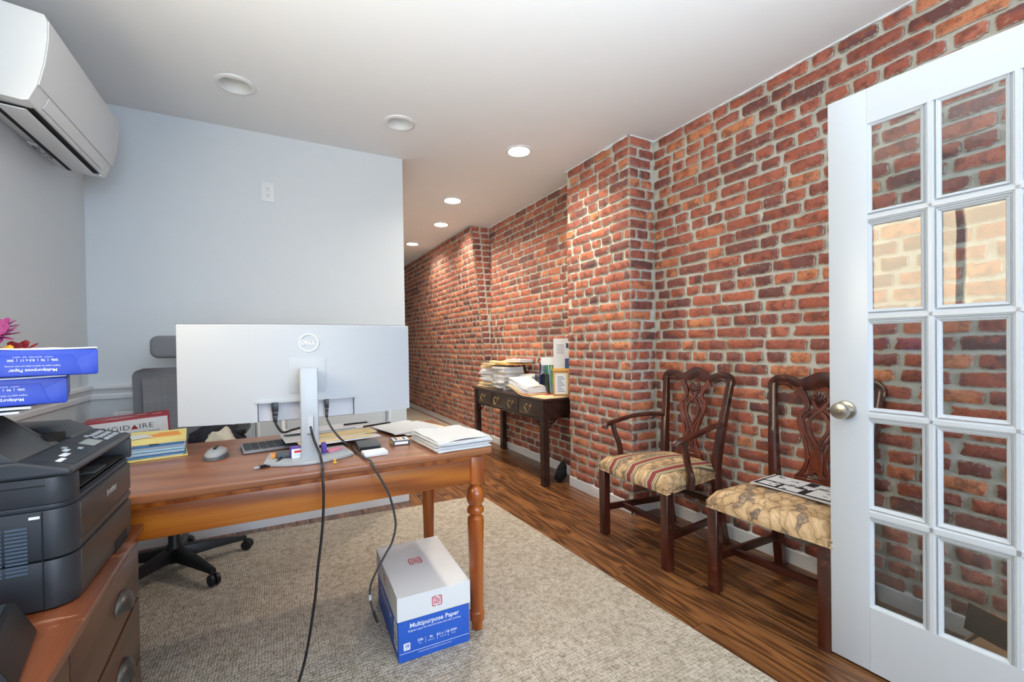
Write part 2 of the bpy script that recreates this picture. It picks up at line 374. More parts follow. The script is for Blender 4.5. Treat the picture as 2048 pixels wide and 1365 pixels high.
def mk_fabric(stripes):
    n = N('seat_fabric_'+('striped' if stripes else 'leaf')); v = n.coord()
    # large scrolling leaves: distorted bands with dark outlines over tan ground
    nz = n.add('ShaderNodeTexNoise'); nz.inputs['Scale'].default_value = 9; nz.inputs['Detail'].default_value = 2; n.ln(v, nz.inputs['Vector'])
    ws_ = n.add('ShaderNodeVectorMath', operation='SCALE'); ws_.inputs['Scale'].default_value = .16; n.ln(nz.outputs['Color'], ws_.inputs[0]); wv = n.add('ShaderNodeVectorMath', operation='ADD'); n.ln(v, wv.inputs[0]); n.ln(ws_.outputs[0], wv.inputs[1])
    sq_ = n.add('ShaderNodeVectorMath', operation='MULTIPLY'); sq_.inputs[1].default_value = (1, .62, .5); n.ln(wv.outputs[0], sq_.inputs[0])
    ve = n.add('ShaderNodeTexVoronoi', feature='DISTANCE_TO_EDGE'); ve.inputs['Scale'].default_value = 25; n.ln(sq_.outputs[0], ve.inputs['Vector'])
    vf = n.add('ShaderNodeTexVoronoi', feature='F1'); vf.inputs['Scale'].default_value = 25; n.ln(sq_.outputs[0], vf.inputs['Vector'])
    rib = n.add('ShaderNodeTexWave', wave_type='BANDS', bands_direction='DIAGONAL'); rib.inputs['Scale'].default_value = 26; rib.inputs['Distortion'].default_value = 5; rib.inputs['Detail'].default_value = 2; n.ln(sq_.outputs[0], rib.inputs['Vector'])
    c = n.ramp(vf.outputs['Distance'], [(.0, '#e0c8a2'), (.35, '#d2b48c'), (.75, '#b8986f')]); c = n.mix(n.math('MULTIPLY', n.ramp(rib.outputs['Fac'], [(.0, 1.), (.35, 0.)]), .35), c, '#94785a')
    sep = n.add('ShaderNodeSeparateColor'); n.ln(vf.outputs['Color'], sep.inputs[0]); c = n.mix(n.math('MULTIPLY', n.math('GREATER_THAN', sep.outputs[0], .80), n.ramp(n.noise(v, 70, 3), [(.4, .9), (.6, .4)])), c, '#6a605f')
    c = n.mix(n.ramp(ve.outputs['Distance'], [(.008, .75), (.035, 0.)]), c, '#5e4f45')
    if stripes:
        sx = n.add('ShaderNodeSeparateXYZ'); n.ln(v, sx.inputs[0])
        # stripes run front to back; period .155 m across the seat
        t = n.math('FRACT', n.math('ADD', n.math('DIVIDE', sx.outputs[0], .152), .20))
        st = n.ramp(t, [(0, '#5e564a'), (.03, '#cdb795'), (.06, '#7d7a5c'), (.10, '#dccda8'), (.13, '#6b5a50'), (.15, '#8a4042'), (.31, '#7a5a52'), (.34, '#dccda8'), (.37, '#7d7a5c'), (.42, '#d2bf99'), (.45, '#75705a'), (.48, '#5e564a')], 'CONSTANT')
        c = n.mix(n.math('LESS_THAN', t, .51), c, st)
    n.base(c); n.bump(n.noise(v, 600, 2), .25, .001); return n.set(.85, 0, .2)
M['fab_stripe'] = mk_fabric(True); M['fab_leaf'] = mk_fabric(False)

# ================================================================== SETTING
# ---- ceiling with holes for the recessed lamps
LAMPS = [(-.155, 2.70, 0), (.703, 2.71, 0), (1.554, 2.722, 1), (1.511, 3.932, 1), (1.688, 4.766, 1), (1.661, 5.838, 1)]
def ceiling():
    bm = bm_new(); s = .1; xs = {XL-.1, 2.5}; ys = {YREAR, YEND+.1}
    for x, y, _ in LAMPS: xs |= {x-s, x+s}; ys |= {y-s, y+s}
    xs, ys = sorted(xs), sorted(ys); V = lambda x, y, z=H: bm.verts.new((x, y, z))
    for x0, x1 in zip(xs, xs[1:]):
        for y0, y1 in zip(ys, ys[1:]):
            cx, cy = (x0+x1)/2, (y0+y1)/2
            if any(abs(cx-a) < s and abs(cy-b) < s for a, b, _ in LAMPS): continue
            quadpatch(bm, (x0, y0, H), (x0, y1, H), (x1, y1, H), (x1, y0, H))
    for lx, ly, _ in LAMPS:
        k = 32; sq = []; ci = []
        for i in range(k):
            a = 2*PI*(i+.5)/k; c, d = math.cos(a), math.sin(a); m = max(abs(c), abs(d)); sq.append((lx+s*c/m, ly+s*d/m, H)); ci.append((lx+.072*c, ly+.072*d, H))
        for i in range(k):
            j = (i+1) % k; quadpatch(bm, sq[i], sq[j], ci[j], ci[i])
            # corner fill of the square cell
            if abs(sq[i][0]-sq[j][0]) > 1e-6 and abs(sq[i][1]-sq[j][1]) > 1e-6:
                cxn = lx+math.copysign(s, sq[i][0]-lx); cyn = ly+math.copysign(s, sq[i][1]-ly); bm.faces.new([bm.verts.new(p) for p in (sq[i], (cxn, cyn, H), sq[j])])
    o = fin('ceiling', bm, M['ceil'], smooth=0); struct(o)
    box('ceiling_slab', (XL-.2, YREAR-.2, H+.13), (2.6, YEND+.3, H+.2), M['ceil'], o, bev=0)
    return o
CEIL = ceiling()
# ---- plain walls
def wall(name, a, b, mat=None): return struct(box(name, a, b, mat or M['wall'], bev=0))
WL_Y0, WL_Y1, WL_Z0, WL_Z1 = .58, 1.60, 1.36, 2.13       # left window
wl = bm_new()
for a, b in (((XL-.12, YREAR, 0), (XL, WL_Y0, H+.1)), ((XL-.12, WL_Y1, 0), (XL, YB+.12, H+.1)), ((XL-.12, WL_Y0, 0), (XL, WL_Y1, WL_Z0)), ((XL-.12, WL_Y0, WL_Z1), (XL, WL_Y1, H+.1))): abox(wl, a, b)
wall_left = struct(fin('wall_left', wl, M['wall'], smooth=0))
wall_back = wall('wall_back', (XL, YB, 0), (XE, YB+.12, H+.1))
wall_hall = wall('wall_hall', (XE-.12, YB+.12, 0), (XE, YEND, H+.1))
wall_far = wall('wall_far', (XE-.2, YEND, 0), (2.6, YEND+.12, H+.1))
rw = bm_new(); RX0, RX1, RZ0, RZ1 = -.35, 1.95, .55, 2.25
for a, b in (((XL-.12, YREAR-.12, 0), (RX0, YREAR, H+.1)), ((RX1, YREAR-.12, 0), (2.6, YREAR, H+.1)), ((RX0, YREAR-.12, 0), (RX1, YREAR, RZ0)), ((RX0, YREAR-.12, RZ1), (RX1, YREAR, H+.1))): abox(rw, a, b)
wall_rear = struct(fin('wall_rear', rw, M['wall'], smooth=0))
def window(name, horizontal, u0, u1, z0, z1, at, mat, mull):
    "frame, mullions and lit panes; horizontal: along X (rear wall) else along Y (left wall)"
    P = (lambda u, w, z: (u, at+w, z)) if horizontal else (lambda u, w, z: (at+w, u, z))
    def bx(bm, ua, ub, wa, wb, za, zb):
        a, b = P(ua, wa, za), P(ub, wb, zb); abox(bm, [min(p, q) for p, q in zip(a, b)], [max(p, q) for p, q in zip(a, b)])
    bm = bm_new(); t = .07
    for ua, ub, za, zb in ((u0-t, u0, z0-t, z1+t), (u1, u1+t, z0-t, z1+t), (u0, u1, z1, z1+t), (u0, u1, z0-t, z0)): bx(bm, ua, ub, -.01, .018, za, zb)
    f = struct(fin(name, bm, M['trim'], bev=.003))
    us = [u0]+mull+[u1]
    for m in mull:
        bm = bm_new(); bx(bm, m-.022, m+.022, -.06, .0, z0, z1); fin('mullion', bm, M['trim'], f, .002)
    for a, b in zip(us, us[1:]):
        bm = bm_new(); bx(bm, a+.002, b-.002, -.055, -.05, z0, z1); fin('pane', bm, mat, f, smooth=0)
    return f
window('window_1', True, RX0, RX1, RZ0, RZ1, YREAR, M['daylight'], [.42, 1.18])
window('window_2', False, WL_Y0, WL_Y1, WL_Z0, WL_Z1, XL, M['cream_blind'], [.985])

# ---- brick walls: mortar bed with uneven pointing, each brick a proud piece
PITCH = H/37
def mortar_bed(name, u0, u1, face, lean=0, res=.016, z0=0, parent=None, side=False):
    "bed facing -X at x=face (or facing -Y at y=face when side); lean = dx at the top"
    bm = bm_new(); nu = max(2, int((u1-u0)/res)); nz = int((H+.02-z0)/res); g = []
    for i in range(nu+1):
        u = u0+(u1-u0)*i/nu; col = []
        for j in range(nz+1):
            z = z0+(H+.02-z0)*j/nz; edge = 0 if i in (0, nu) else 1
            d = edge*(.0042*noise.noise(Vector((u*26, z*30, face*9)))+.003*noise.noise(Vector((u*70, z*70, 3))))
            w = face+.0045+lean*z/H-d
            col.append(bm.verts.new((u, w, z) if side else (w, u, z)))
        g.append(col)
    for i in range(nu):
        for j in range(nz): bm.faces.new((g[i][j], g[i+1][j], g[i+1][j+1], g[i][j+1]))
    bmesh.ops.recalc_face_normals(bm, faces=bm.faces)
    me = bpy.data.meshes.new(name); bm.to_mesh(me); bm.free(); me.polygons.foreach_set('use_smooth', [True]*len(me.polygons)); me.materials.append(M['mortar'])
    return place(name, me, parent)
def brick_geo(L, Ht, dep, rnd):
    "rounded irregular brick: outline ring back, ring front, inset cap (about 50 triangles)"
    o = []; hx, hz = L/2, Ht/2; r = .008
    base = [(-hx+r, -hz), (-hx*.33, -hz), (hx*.33, -hz), (hx-r, -hz), (hx, -hz+r), (hx, hz-r), (hx-r, hz), (hx*.33, hz), (-hx*.33, hz), (-hx+r, hz), (-hx, hz-r), (-hx, -hz+r)]
    if rnd.random() < .25:                 # a broken corner
        q = rnd.choice((3, 4, 9, 10)); base[q] = (base[q][0]*.86, base[q][1]*.62)
    pts = [(x+rnd.uniform(-.003, .003), z+rnd.uniform(-.0028, .0028)) for x, z in base]; n = len(pts)
    tilt = rnd.uniform(-.02, .02); vs = [(x, .012, z) for x, z in pts]+[(x, -dep+.005, z) for x, z in pts]
    vs += [(x*(1-.010/hx), -dep+rnd.uniform(-.0012, .0012)+x*tilt, z*(1-.009/hz)) for x, z in pts]
    fs = []
    for k in (0, n): fs += [(k+i, k+(i+1) % n, k+n+(i+1) % n, k+n+i) for i in range(n)]
    c = len(vs); vs.append((0, -dep-.0008, 0)); fs += [(2*n+i, 2*n+(i+1) % n, c) for i in range(n)]
    return vs, fs
VAR = {}; EDGE = [1.]*24+[.55]*12+[0.]
_r = random.Random(3)
for L in (.196, .148, .094):
    VAR[L] = []
    for k in range({.196: 12, .148: 6, .094: 8}[L]):
        vs, fs = brick_geo(L, .0545, .0085+_r.uniform(-.002, .003), _r); me = bpy.data.meshes.new('brick'); me.from_pydata(vs, [], fs)
        me.polygons.foreach_set('use_smooth', [True]*len(fs)); me.set_sharp_from_angle(angle=math.radians(50)); me.materials.append(M['brick']); VAR[L].append((me, vs, fs)); me.attributes.new('edge', 'FLOAT', 'POINT').data.foreach_set('value', EDGE)
def courses(u0, u1, rnd, zskip=0):
    "[(ucentre, z, L, scale)] rows of mixed stretchers and headers"
    out = []
    for row in range(37):
        z = (row+.5)*PITCH
        if z < zskip: continue
        u = u0-(rnd.uniform(0, .08) if row % 2 else 0); header = row % 6 == 3; first = True
        while u < u1-.02:
            L = .094 if header else rnd.choices((.196, .148, .094), (.56, .16, .28))[0]; j = rnd.uniform(.012, .026); s = rnd.uniform(.95, 1.05); Lr = L*s
            if u < u0: Lr -= (u0-u); u = u0
            if u+Lr > u1: Lr = u1-u-.002
            if Lr > .03:
                best = min(VAR, key=lambda q: abs(q-Lr)); out.append((u+Lr/2, z+.0035*noise.noise(Vector((u*1.7, row*.37, 5)))+rnd.uniform(-.0012, .0012), best, Lr/best))
            u += Lr+j
    return out
def project(p):
    c = SC.camera.matrix_world; q = c.inverted() @ Vector(p)
    if q.z > -.05: return None
    return (1024+877.4*q.x/-q.z, 698.2-877.4*q.y/-q.z, -q.z)
def brickwork(root, name, u0, u1, face, seed, keep=300, lean=0, side=False, zskip=.06, all_field=False):
    rnd = random.Random(seed); items = courses(u0, u1, rnd, zskip); sc = []
    for it in items:
        P = (it[0], face, it[1]) if side else (face+lean*it[1]/H, it[0], it[1]); q = project(P); a = -1
        if q and -60 < q[0] < 2110 and -40 < q[1] < 1400:
            nrm = Vector((0, -1, 0)) if side else Vector((-1, 0, 0)); vd = (Vector((0, 0, 1.145))-Vector(P)); cosv = max(0, nrm.dot(vd.normalized())); a = it[2]*cosv/(q[2]**2)
        sc.append((a, it, P))
    sc.sort(key=lambda t: -t[0]); one = [] if all_field else [t for t in sc[:keep] if t[0] > 0]; rest = sc[len(one):]
    rz = 0 if side else -PI/2
    for a, it, P in one:
        me = rnd.choice(VAR[it[2]])[0]; o = place('brick', me, root, P, (0, rnd.uniform(-.008, .008), rz)); o.scale = (it[3]*rnd.choice((1, 1)), 1, rnd.uniform(.95, 1.05))
    if rest:
        V, Fc, tone = [], [], []
        for a, it, P in rest:
            _, vs, fs = rnd.choice(VAR[it[2]]); k = len(V); t = rnd.random(); s = it[3]
            for x, y, z in vs: V.append((P[0]+x*s, P[1]+y, P[2]+z) if side else (P[0]+y+lean*z/H, P[1]-x*s, P[2]+z))
            Fc += [tuple(k+i for i in f) for f in fs]; tone += [t]*len(fs)
        me = bpy.data.meshes.new('brick_field'); me.from_pydata(V, [], Fc); at = me.attributes.new('tone', 'FLOAT', 'FACE'); at.data.foreach_set('value', tone); me.attributes.new('edge', 'FLOAT', 'POINT').data.foreach_set('value', EDGE*(len(V)//37))
        me.polygons.foreach_set('use_smooth', [True]*len(Fc)); me.set_sharp_from_angle(angle=math.radians(50)); me.materials.append(M['brick_field']); o = place('brick_field', me, root); o['kind'] = 'stuff'
wall_right = struct(mortar_bed('wall_right', .15, YC0+.005, XB)); brickwork(wall_right, 'm', .15, YC0-.004, XB, 11)
box('core', (XB+.03, YREAR, 0), (XB+.2, YC0+.2, H+.1), M['mortar'], wall_right, bev=0)
box('mortar_bed', (XB+.004, YREAR, 0), (XB+.03, .15, H+.05), M['mortar'], wall_right, bev=0)
chim = struct(mortar_bed('wall_chimney', YC0+.002, YC1-.002, XC)); brickwork(chim, 'c', YC0, YC1, XC, 23)
mortar_bed('mortar_side', XC+.004, XB+.01, YC0, side=True, parent=chim); brickwork(chim, 's', XC+.001, XB-.01, YC0, 37, keep=95, side=True)
box('core', (XC+.02, YC0+.02, 0), (XB+.2, YC1-.003, H+.1), M['mortar'], chim, bev=0)
recess = struct(mortar_bed('wall_recess', YC1-.002, YR+.05, X2)); brickwork(recess, 'r', YC1, YR, X2, 41)
box('core', (X2+.03, YC1-.2, 0), (X2+.2, YR+.2, H+.1), M['mortar'], recess, bev=0)
LEAN = -.235
hallb = struct(mortar_bed('wall_passage', YR, YEND, X2-.004, LEAN, res=.03)); brickwork(hallb, 'h', YR, YEND, X2-.004, 53, lean=LEAN, all_field=True)
bm = bm_new(); prism(bm, [(X2+.01, 0), (X2+.2, 0), (X2+.2, H+.1), (X2+LEAN+.008, H+.1)], YR-.002, YEND, lambda u, v, w: (u, w, v)); fin('core', bm, M['mortar'], hallb, smooth=0)
# side bricks of the leaning breast
def lean_side():
    V, Fc, tone = [], [], []; rnd = random.Random(5)
    for row in range(8, 37):
        z = (row+.5)*PITCH; x = X2+LEAN*z/H; 
        while x < X2-.03:
            L = min(.1, X2-.004-x); _, vs, fs = rnd.choice(VAR[.094]); k = len(V)
            for a, b, c in vs: V.append((x+L/2+a*L/.1, YR+b, z+c))
            Fc += [tuple(k+i for i in f) for f in fs]; tone += [rnd.random()]*len(fs); x += L+.012
    me = bpy.data.meshes.new('brick_field'); me.from_pydata(V, [], Fc); at = me.attributes.new('tone', 'FLOAT', 'FACE'); at.data.foreach_set('value', tone); me.attributes.new('edge', 'FLOAT', 'POINT').data.foreach_set('value', EDGE*(len(V)//37)); me.materials.append(M['brick_field']); o = place('brick_field', me, hallb); o['kind'] = 'stuff'
lean_side()
# ragged white paint line where ceiling meets brick
def paint_edge(pts, seed):
    rnd = random.Random(seed); bm = bm_new(); L = sum((Vector(b)-Vector(a)).length for a, b in zip(pts, pts[1:])); prev = None
    for a, b in zip(pts, pts[1:]):
        a, b = Vector(a), Vector(b); n = int((b-a).length/.012); t = (b-a).normalized(); nn = Vector((-1, 0, 0)) if abs(t.y) > .5 else Vector((0, -1, 0))
        for i in range(n+1):
            p = a.lerp(b, i/n); d = .004+max(0, .020*noise.noise(Vector((p.x*9, p.y*9, seed))))+max(0, .05*(noise.noise(Vector((p.x*2.3, p.y*2.3, seed+4)))-.35))+rnd.uniform(0, .004)
            q = p+nn*.0125; up = bm.verts.new((q.x, q.y, H)); dn = bm.verts.new((q.x, q.y, H-d)); bk = bm.verts.new((p.x-nn.x*.004, p.y-nn.y*.004, H-d*.8))
            if prev: bm.faces.new((prev[0], up, dn, prev[1])); bm.faces.new((prev[1], dn, bk, prev[2]))
            prev = (up, dn, bk)
    fin('paint_edge', bm, M['ceil'], CEIL, smooth=40)
paint_edge([(XB, .15, H), (XB, YC0, H)], 1); paint_edge([(XC, YC0, H), (XC, YC1, H)], 2); paint_edge([(XB, YC0, H), (XC, YC0, H)], 3); paint_edge([(X2, YC1, H), (X2, YR, H)], 5)

# ---- floor: subfloor and oak boards
floor = struct(box('floor', (XL-.1, YREAR, -.06), (2.6, YEND+.1, -.012), M['carton_d'], bev=0))
def plank_mesh(L, w):
    bm = bm_new(); abox(bm, (-w/2, 0, -.012), (w/2, L, 0)); 
    es = [e for e in bm.edges if all(v.co.z > -.001 for v in e.verts)]; bmesh.ops.bevel(bm, geom=es, offset=.0016, segments=1, affect='EDGES')
    me = bpy.data.meshes.new('plank'); bm.to_mesh(me); bm.free(); me.materials.append(M['oak']); return me
PW = .083; PLM = {L: plank_mesh(L-.0016, PW-.0016) for L in (.45, .7, .95, 1.3, 1.7)}
rp = random.Random(9); row = 0; x = 2.345
while x > XL-.05:
    far_only = x < .80
    y = (2.2 if far_only else -.5)-rp.uniform(0, .9); yend = 3.3 if x < XE else YEND
    while y < yend:
        L = rp.choice((.45, .7, .95, 1.3, 1.7)); o = place('plank', PLM[L], floor, (x-PW/2, y, 0)); y += L
    x -= PW
fl_rear = box('bounce_carpet', (XL-.05, YREAR, -.012), (2.4, -.45, -.0005), M['rug'], floor, bev=0)  # unseen pale carpet, added to bounce window light up to the ceiling
# ---- baseboards
def baseboard(name, a, b, out, h=.082, t=.016):
    a, b = Vector((*a, 0)), Vector((*b, 0)); d = (b-a); o = Vector((*out, 0)); bm = bm_new()
    prof = [(0, 0), (t, 0), (t, h-.012), (t*.45, h), (0, h)]
    prism(bm, prof, 0, 1, lambda u, v, w: tuple(a+d*w+o*u+Vector((0, 0, v)))); return struct(fin(name, bm, M['trim'], smooth=0))
baseboard('baseboard_right', (XB+.006, -.4), (XB+.006, YC0), (-1, 0)); baseboard('baseboard_chimney', (XC+.006, YC0-.016), (XC+.006, YC1), (-1, 0)); baseboard('baseboard_chimney_side', (XC-.01, YC0+.004), (XB, YC0+.004), (0, -1))
baseboard('baseboard_recess', (X2+.006, YC1), (X2+.006, YEND), (-1, 0)); baseboard('baseboard_back', (XL, YB), (XE+.004, YB), (0, -1), .14); baseboard('baseboard_left', (XL, -.4), (XL, YB), (1, 0), .14)
# ---- chair rail and panel mouldings
def rail(name, a, b, out):
    a, b = Vector((*a, 0)), Vector((*b, 0)); d = b-a; o = Vector((*out, 0)); bm = bm_new()
    prof = [(0, .875), (.012, .875), (.014, .895), (.010, .905), (.018, .922), (.030, .935), (.030, .950), (.0, .955)]
    prism(bm, prof, 0, 1, lambda u, v, w: tuple(a+d*w+o*u+Vector((0, 0, v)))); return struct(fin(name, bm, M['trim'], smooth=0))
rail('trim_1', (XL, -.4), (XL, YB-.001), (1, 0)); rail('trim_2', (XL+.001, YB), (XE, YB), (0, -1))
def panel_frame(name, x0, x1, z0, z1):
    bm = bm_new(); w = .03
    for a, b in (((x0, z0), (x0+w, z1)), ((x1-w, z0), (x1, z1)), ((x0+w, z1-w), (x1-w, z1)), ((x0+w, z0), (x1-w, z0+w))): abox(bm, (a[0], YB-.014, a[1]), (b[0], YB, b[1]))
    return struct(fin(name, bm, M['trim'], bev=.004))
panel_frame('trim_3', -.80, -.09, .24, .80); panel_frame('trim_4', .03, .735, .24, .80)

# ================================================================== FITTINGS
for i, (x, y, on) in enumerate(LAMPS):
    lab = ['unlit white recessed ceiling lamp nearest the wall-mounted air conditioner', 'unlit white recessed ceiling lamp, middle of the front row of three', 'glowing recessed ceiling lamp in front of the chimney breast, nearest the bricks', 'glowing recessed ceiling lamp just past the corner of the grey wall', 'glowing recessed ceiling lamp in the passage, middle of the three beyond the grey wall', 'glowing recessed ceiling lamp farthest down the passage, smallest of all'][i]
    t = thing('recessed_light', lab, 'ceiling light', (x, y, H), group='recessed ceiling lamps')
    bm = bm_new(); lathe(bm, [(.071, 0), (.096, 0), (.094, -.005), (.078, -.009), (.071, -.004), (.071, 0)], 32, cap=False); fin('trim_ring', bm, M['white'], t)
    bm = bm_new(); lathe(bm, [(.0715, -.003), (.060, .045), (.058, .095), (.001, .096)], 32, cap=False); fin('can', bm, M['white'], t)
    bm = bm_new(); r = .058 if on else .05; lathe(bm, [(.001, .028), (r*.6, .030), (r, .040), (r, .06), (.001, .062)], 24, cap=False); fin('lens', bm, M['lamp_on'] if on else M['lamp_off'], t)

# ---- wall outlet high on the back wall
t = thing('wall_outlet', 'white duplex power outlet high on the grey wall', 'outlet', (-.02, YB, 2.147))
bm = bm_new(); prism(bm, rrect(-.038, .038, -.062, .062, .004), -.007, 0, XZY); fin('cover_plate', bm, M['white'], t, .002)
for z in (-.021, .021):
    bm = bm_new(); prism(bm, rrect(-.017, .017, z-.017, z+.017, .006), -.0095, -.006, XZY); s = fin('socket', bm, M['white'], t, .001)
    for x in (-.006, .006): box('slot', (x-.001, -.0098, z-.001), (x+.001, -.009, z+.007), M['void'], s, bev=0)
    bm = bm_new(); lathe(bm, [(.0028, -.0099), (.0028, -.009)], 10, (0, 0, z-.008), 'Y'); fin('ground_hole', bm, M['void'], s)

# ---- air conditioner on the left wall
t = thing('air_conditioner', 'white wall-mounted split air conditioner near the ceiling corner', 'air conditioner', (XL, 2.49, 2.0))
AC = [(0, .03), (.05, .012), (.165, .0), (.180, .004), (.203, .06), (.220, .14), (.230, .22), (.232, .285), (.225, .308), (.0, .335)]
YA = .39
bm = bm_new(); prism(bm, AC, -YA, YA, lambda u, v, w: (u, w, v)); fin('body', bm, M['white'], t, .003, smooth=30)
bm = bm_new(); fr = [(.2035, .062), (.2205, .14), (.2305, .22), (.2325, .286)]; out = [(.2075, .060), (.2245, .14), (.2345, .22), (.2365, .287)]
prism(bm, fr+out[::-1], -YA+.001, YA-.001, lambda u, v, w: (u, w, v)); fin('front_panel', bm, M['white'], t, .001, smooth=30)
bm = bm_new(); lo = [(.186, .016), (.2035, .058), (.2065, .056), (.189, .014)]; prism(bm, lo, -YA+.085, YA-.085, lambda u, v, w: (u, w, v)); fin('upper_louver', bm, M['white'], t, .001)
box('air_outlet', (.062, -YA+.06, -.0035), (.172, YA-.07, .012), M['void'], t, bev=0)
bm = bm_new(); prism(bm, [(.082, -.008), (.150, -.013), (.158, -.009), (.082, -.003)], -YA+.05, YA-.06, lambda u, v, w: (u, w, v)); fin('louver', bm, M['white'], t, .001)
box('sticker', (.022, .05, .0105), (.052, .2, .0165), M['paper2'], t, bev=0, rot=(0, math.radians(13), 0), loc=(-.002, 0, .002))
st = random.Random(4)
for k in range(26):
    u, v = st.uniform(.024, .048), st.uniform(.06, .19); box('sticker_print', (u, v, .0095), (u+st.uniform(.002, .004), v+st.uniform(.006, .02), .0104), M['ink'], t, bev=0, rot=(0, math.radians(13), 0), loc=(-.002, 0, .002))
box('sensor_window', (.168, YA-.05, .003), (.178, YA-.02, -.006), M['white'], t, .001)

# ---- French door, open against the brick wall
DA = math.radians(3)
t = thing('door_1', 'white fifteen-pane glass French door standing open', 'door', (1.765, .849, 0), -PI/2+DA); t['kind'] = 'structure'; del t['category']
DWd, DTk = .736, .036; cols = [(.116, .258), (.290, .438), (.470, .618)]; rows = [(.229, .529), (.568, .868), (.903, 1.203), (1.238, 1.538), (1.572, 1.872)]
Z0, Z1 = .010, 1.991
for a, b in (((0, 0, Z0), (cols[0][0], DTk, Z1)), ((cols[2][1], 0, Z0), (DWd, DTk, Z1))): box('stile', a, b, M['whitepaint'], t, .002)
for a, b in (((cols[0][0], 0, Z0), (cols[2][1], DTk, rows[0][0])), ((cols[0][0], 0, rows[4][1]), (cols[2][1], DTk, Z1))): box('door_rail', a, b, M['whitepaint'], t, .0)
def bar(name, a, b, vertical):
    "glazing bar with ogee edges"
    bm = bm_new(); w0, w1 = a, b; m = (w0+w1)/2; hw = (w1-w0)/2
    prof = [(-hw, .014), (-hw, .010), (-hw+.004, .009), (-hw+.007, .004), (-hw+.010, .003), (-hw+.0115, 0), (hw-.0115, 0), (hw-.010, .003), (hw-.007, .004), (hw-.004, .009), (hw, .010), (hw, .014)]
    prof = prof+[(u, DTk-v) for u, v in prof[::-1]]
    if vertical: prism(bm, [(m+u, v) for u, v in prof], rows[0][0], rows[4][1], XYZ)
    else: prism(bm, [(v, m+u) for u, v in prof], cols[0][0], cols[2][1], lambda u, v, w: (w, u, v))
    return fin(name, bm, M['whitepaint'], t, smooth=0)
for (a, b), (c, d) in zip(cols, cols[1:]): bar('muntin', b, c, True)
for (a, b), (c, d) in zip(rows, rows[1:]): bar('muntin', b, c, False)
for ca, cb in cols:
    for ra, rb in rows:
        box('pane', (ca-.003, .0165, ra-.003), (cb+.003, .0195, rb+.003), M['glass'], t, 0)
        bm = bm_new(); R0 = [(ca-.001, ra-.001), (cb+.001, ra-.001), (cb+.001, rb+.001), (ca-.001, rb+.001)]      # mitred glazing bead round the pane
        rg = []
        for ins, yy in ((0, .0165), (0, .0022), (.002, .0030), (.0035, .0065), (.0075, .0085), (.0095, .0125), (.0095, .0165)):
            rg.append([bm.verts.new((u+(ins if q in (0, 3) else -ins), yy, v+(ins if q < 2 else -ins))) for q, (u, v) in enumerate(R0)])
        for A, B in zip(rg, rg[1:]):
            for q in range(4): bm.faces.new((A[q], A[(q+1) % 4], B[(q+1) % 4], B[q]))
        fin('glazing_bead', bm, M['whitepaint'], t, 0, smooth=0)
kn = bm_new(); lathe(kn, [(.001, -.062), (.012, -.0625), (.026, -.058), (.0285, -.048), (.027, -.036), (.017, -.026), (.013, -.018), (.014, -.010), (.031, -.007), (.033, -.001), (.033, 0)], 28, (.050, 0, .897), 'Y')
k = fin('door_knob', kn, M['metal'], t); bm = bm_new(); lathe(bm, [(.001, -.0642), (.0055, -.0642), (.0065, -.062)], 14, (.050, 0, .897), 'Y'); fin('key_cylinder', bm, M['brass'], k)
kn = bm_new(); lathe(kn, [(.033, DTk), (.031, DTk+.007), (.013, DTk+.012), (.015, DTk+.025), (.028, DTk+.04), (.024, DTk+.055), (.001, DTk+.058)], 24, (.050, 0, .897), 'Y'); fin('door_knob', kn, M['metal'], t)
for z in (.25, 1.0, 1.78):
    bm = bm_new(); lathe(bm, [(.006, z-.045), (.006, z+.045)], 10, (DWd+.004, DTk+.004, 0)); fin('hinge', bm, M['metal'], t)
# door frame of the opening by the hinges
struct(box('trim_5', (1.80, .035, 0), (1.87, .10, H), M['trim'], bev=.003))

# ================================================================== RUGS
bm = bm_new(); prism(bm, [(-.86, -.6), (1.50, -.6), (1.452, .876), (1.355, 3.03), (-.86, 3.165)], .0005, .010, XYZ); o = fin('area_rug', bm, M['rug'], bev=.003); tag(o, 'large beige woven sisal rug under the wooden desk', 'rug')
o = box('runner_rug', (.9, 4.6, .0005), (2.18, 8.4, .008), M['rug'], bev=.003); tag(o, 'beige runner rug far down the passage along the bricks', 'rug')

# ================================================================== DESK
DZ = .745
desk = thing('desk', 'brown wooden desk with turned legs and a wide worktop', 'desk', (-.02, 1.92, 0))
bm = bm_new(); prism(bm, rrect(-.78, .767, -.372, .37, .012), .718, DZ, XYZ); fin('desktop', bm, M['desk_top'], desk, .009, 4, smooth=50)
bm = bm_new(); prism(bm, rrect(-.755, .742, -.340, .338, .004), .698, .719, XYZ); fin('cornice', bm, M['desk_leg'], desk, .003)
for a, b in (((-.70, -.335, .605), (.69, -.312, .70)), ((-.70, .312, .605), (.69, .335, .70)), ((-.745, -.30, .605), (-.72, .30, .70)), ((.705, -.30, .605), (.73, .30, .70))): box('apron', a, b, M['desk'], desk, .002)
LEGP = [(.018, 0), (.021, .004), (.0225, .034), (.0285, .038), (.0295, .042), (.0295, .072), (.0265, .075), (.0255, .078), (.0275, .2), (.031, .36), (.033, .43), (.032, .447), (.023, .456), (.024, .462), (.033, .470), (.034, .480), (.0305, .490), (.024, .495), (.025, .500), (.032, .510), (.0355, .525), (.0355, .545), (.031, .562), (.023, .572), (.024, .580), (.029, .586), (.029, .592)]
for x in (-.72, .715):
    for y in (-.31, .31):
        bm = bm_new(); lathe(bm, LEGP, 24, (x, y, .010)); lg = fin('leg', bm, M['desk_leg'], desk, smooth=28)
        bm = bm_new(); prism(bm, rrect(x-.031, x+.031, y-.031, y+.031, .008), .598, .705, XYZ); fin('leg_block', bm, M['desk_leg'], lg, .004)

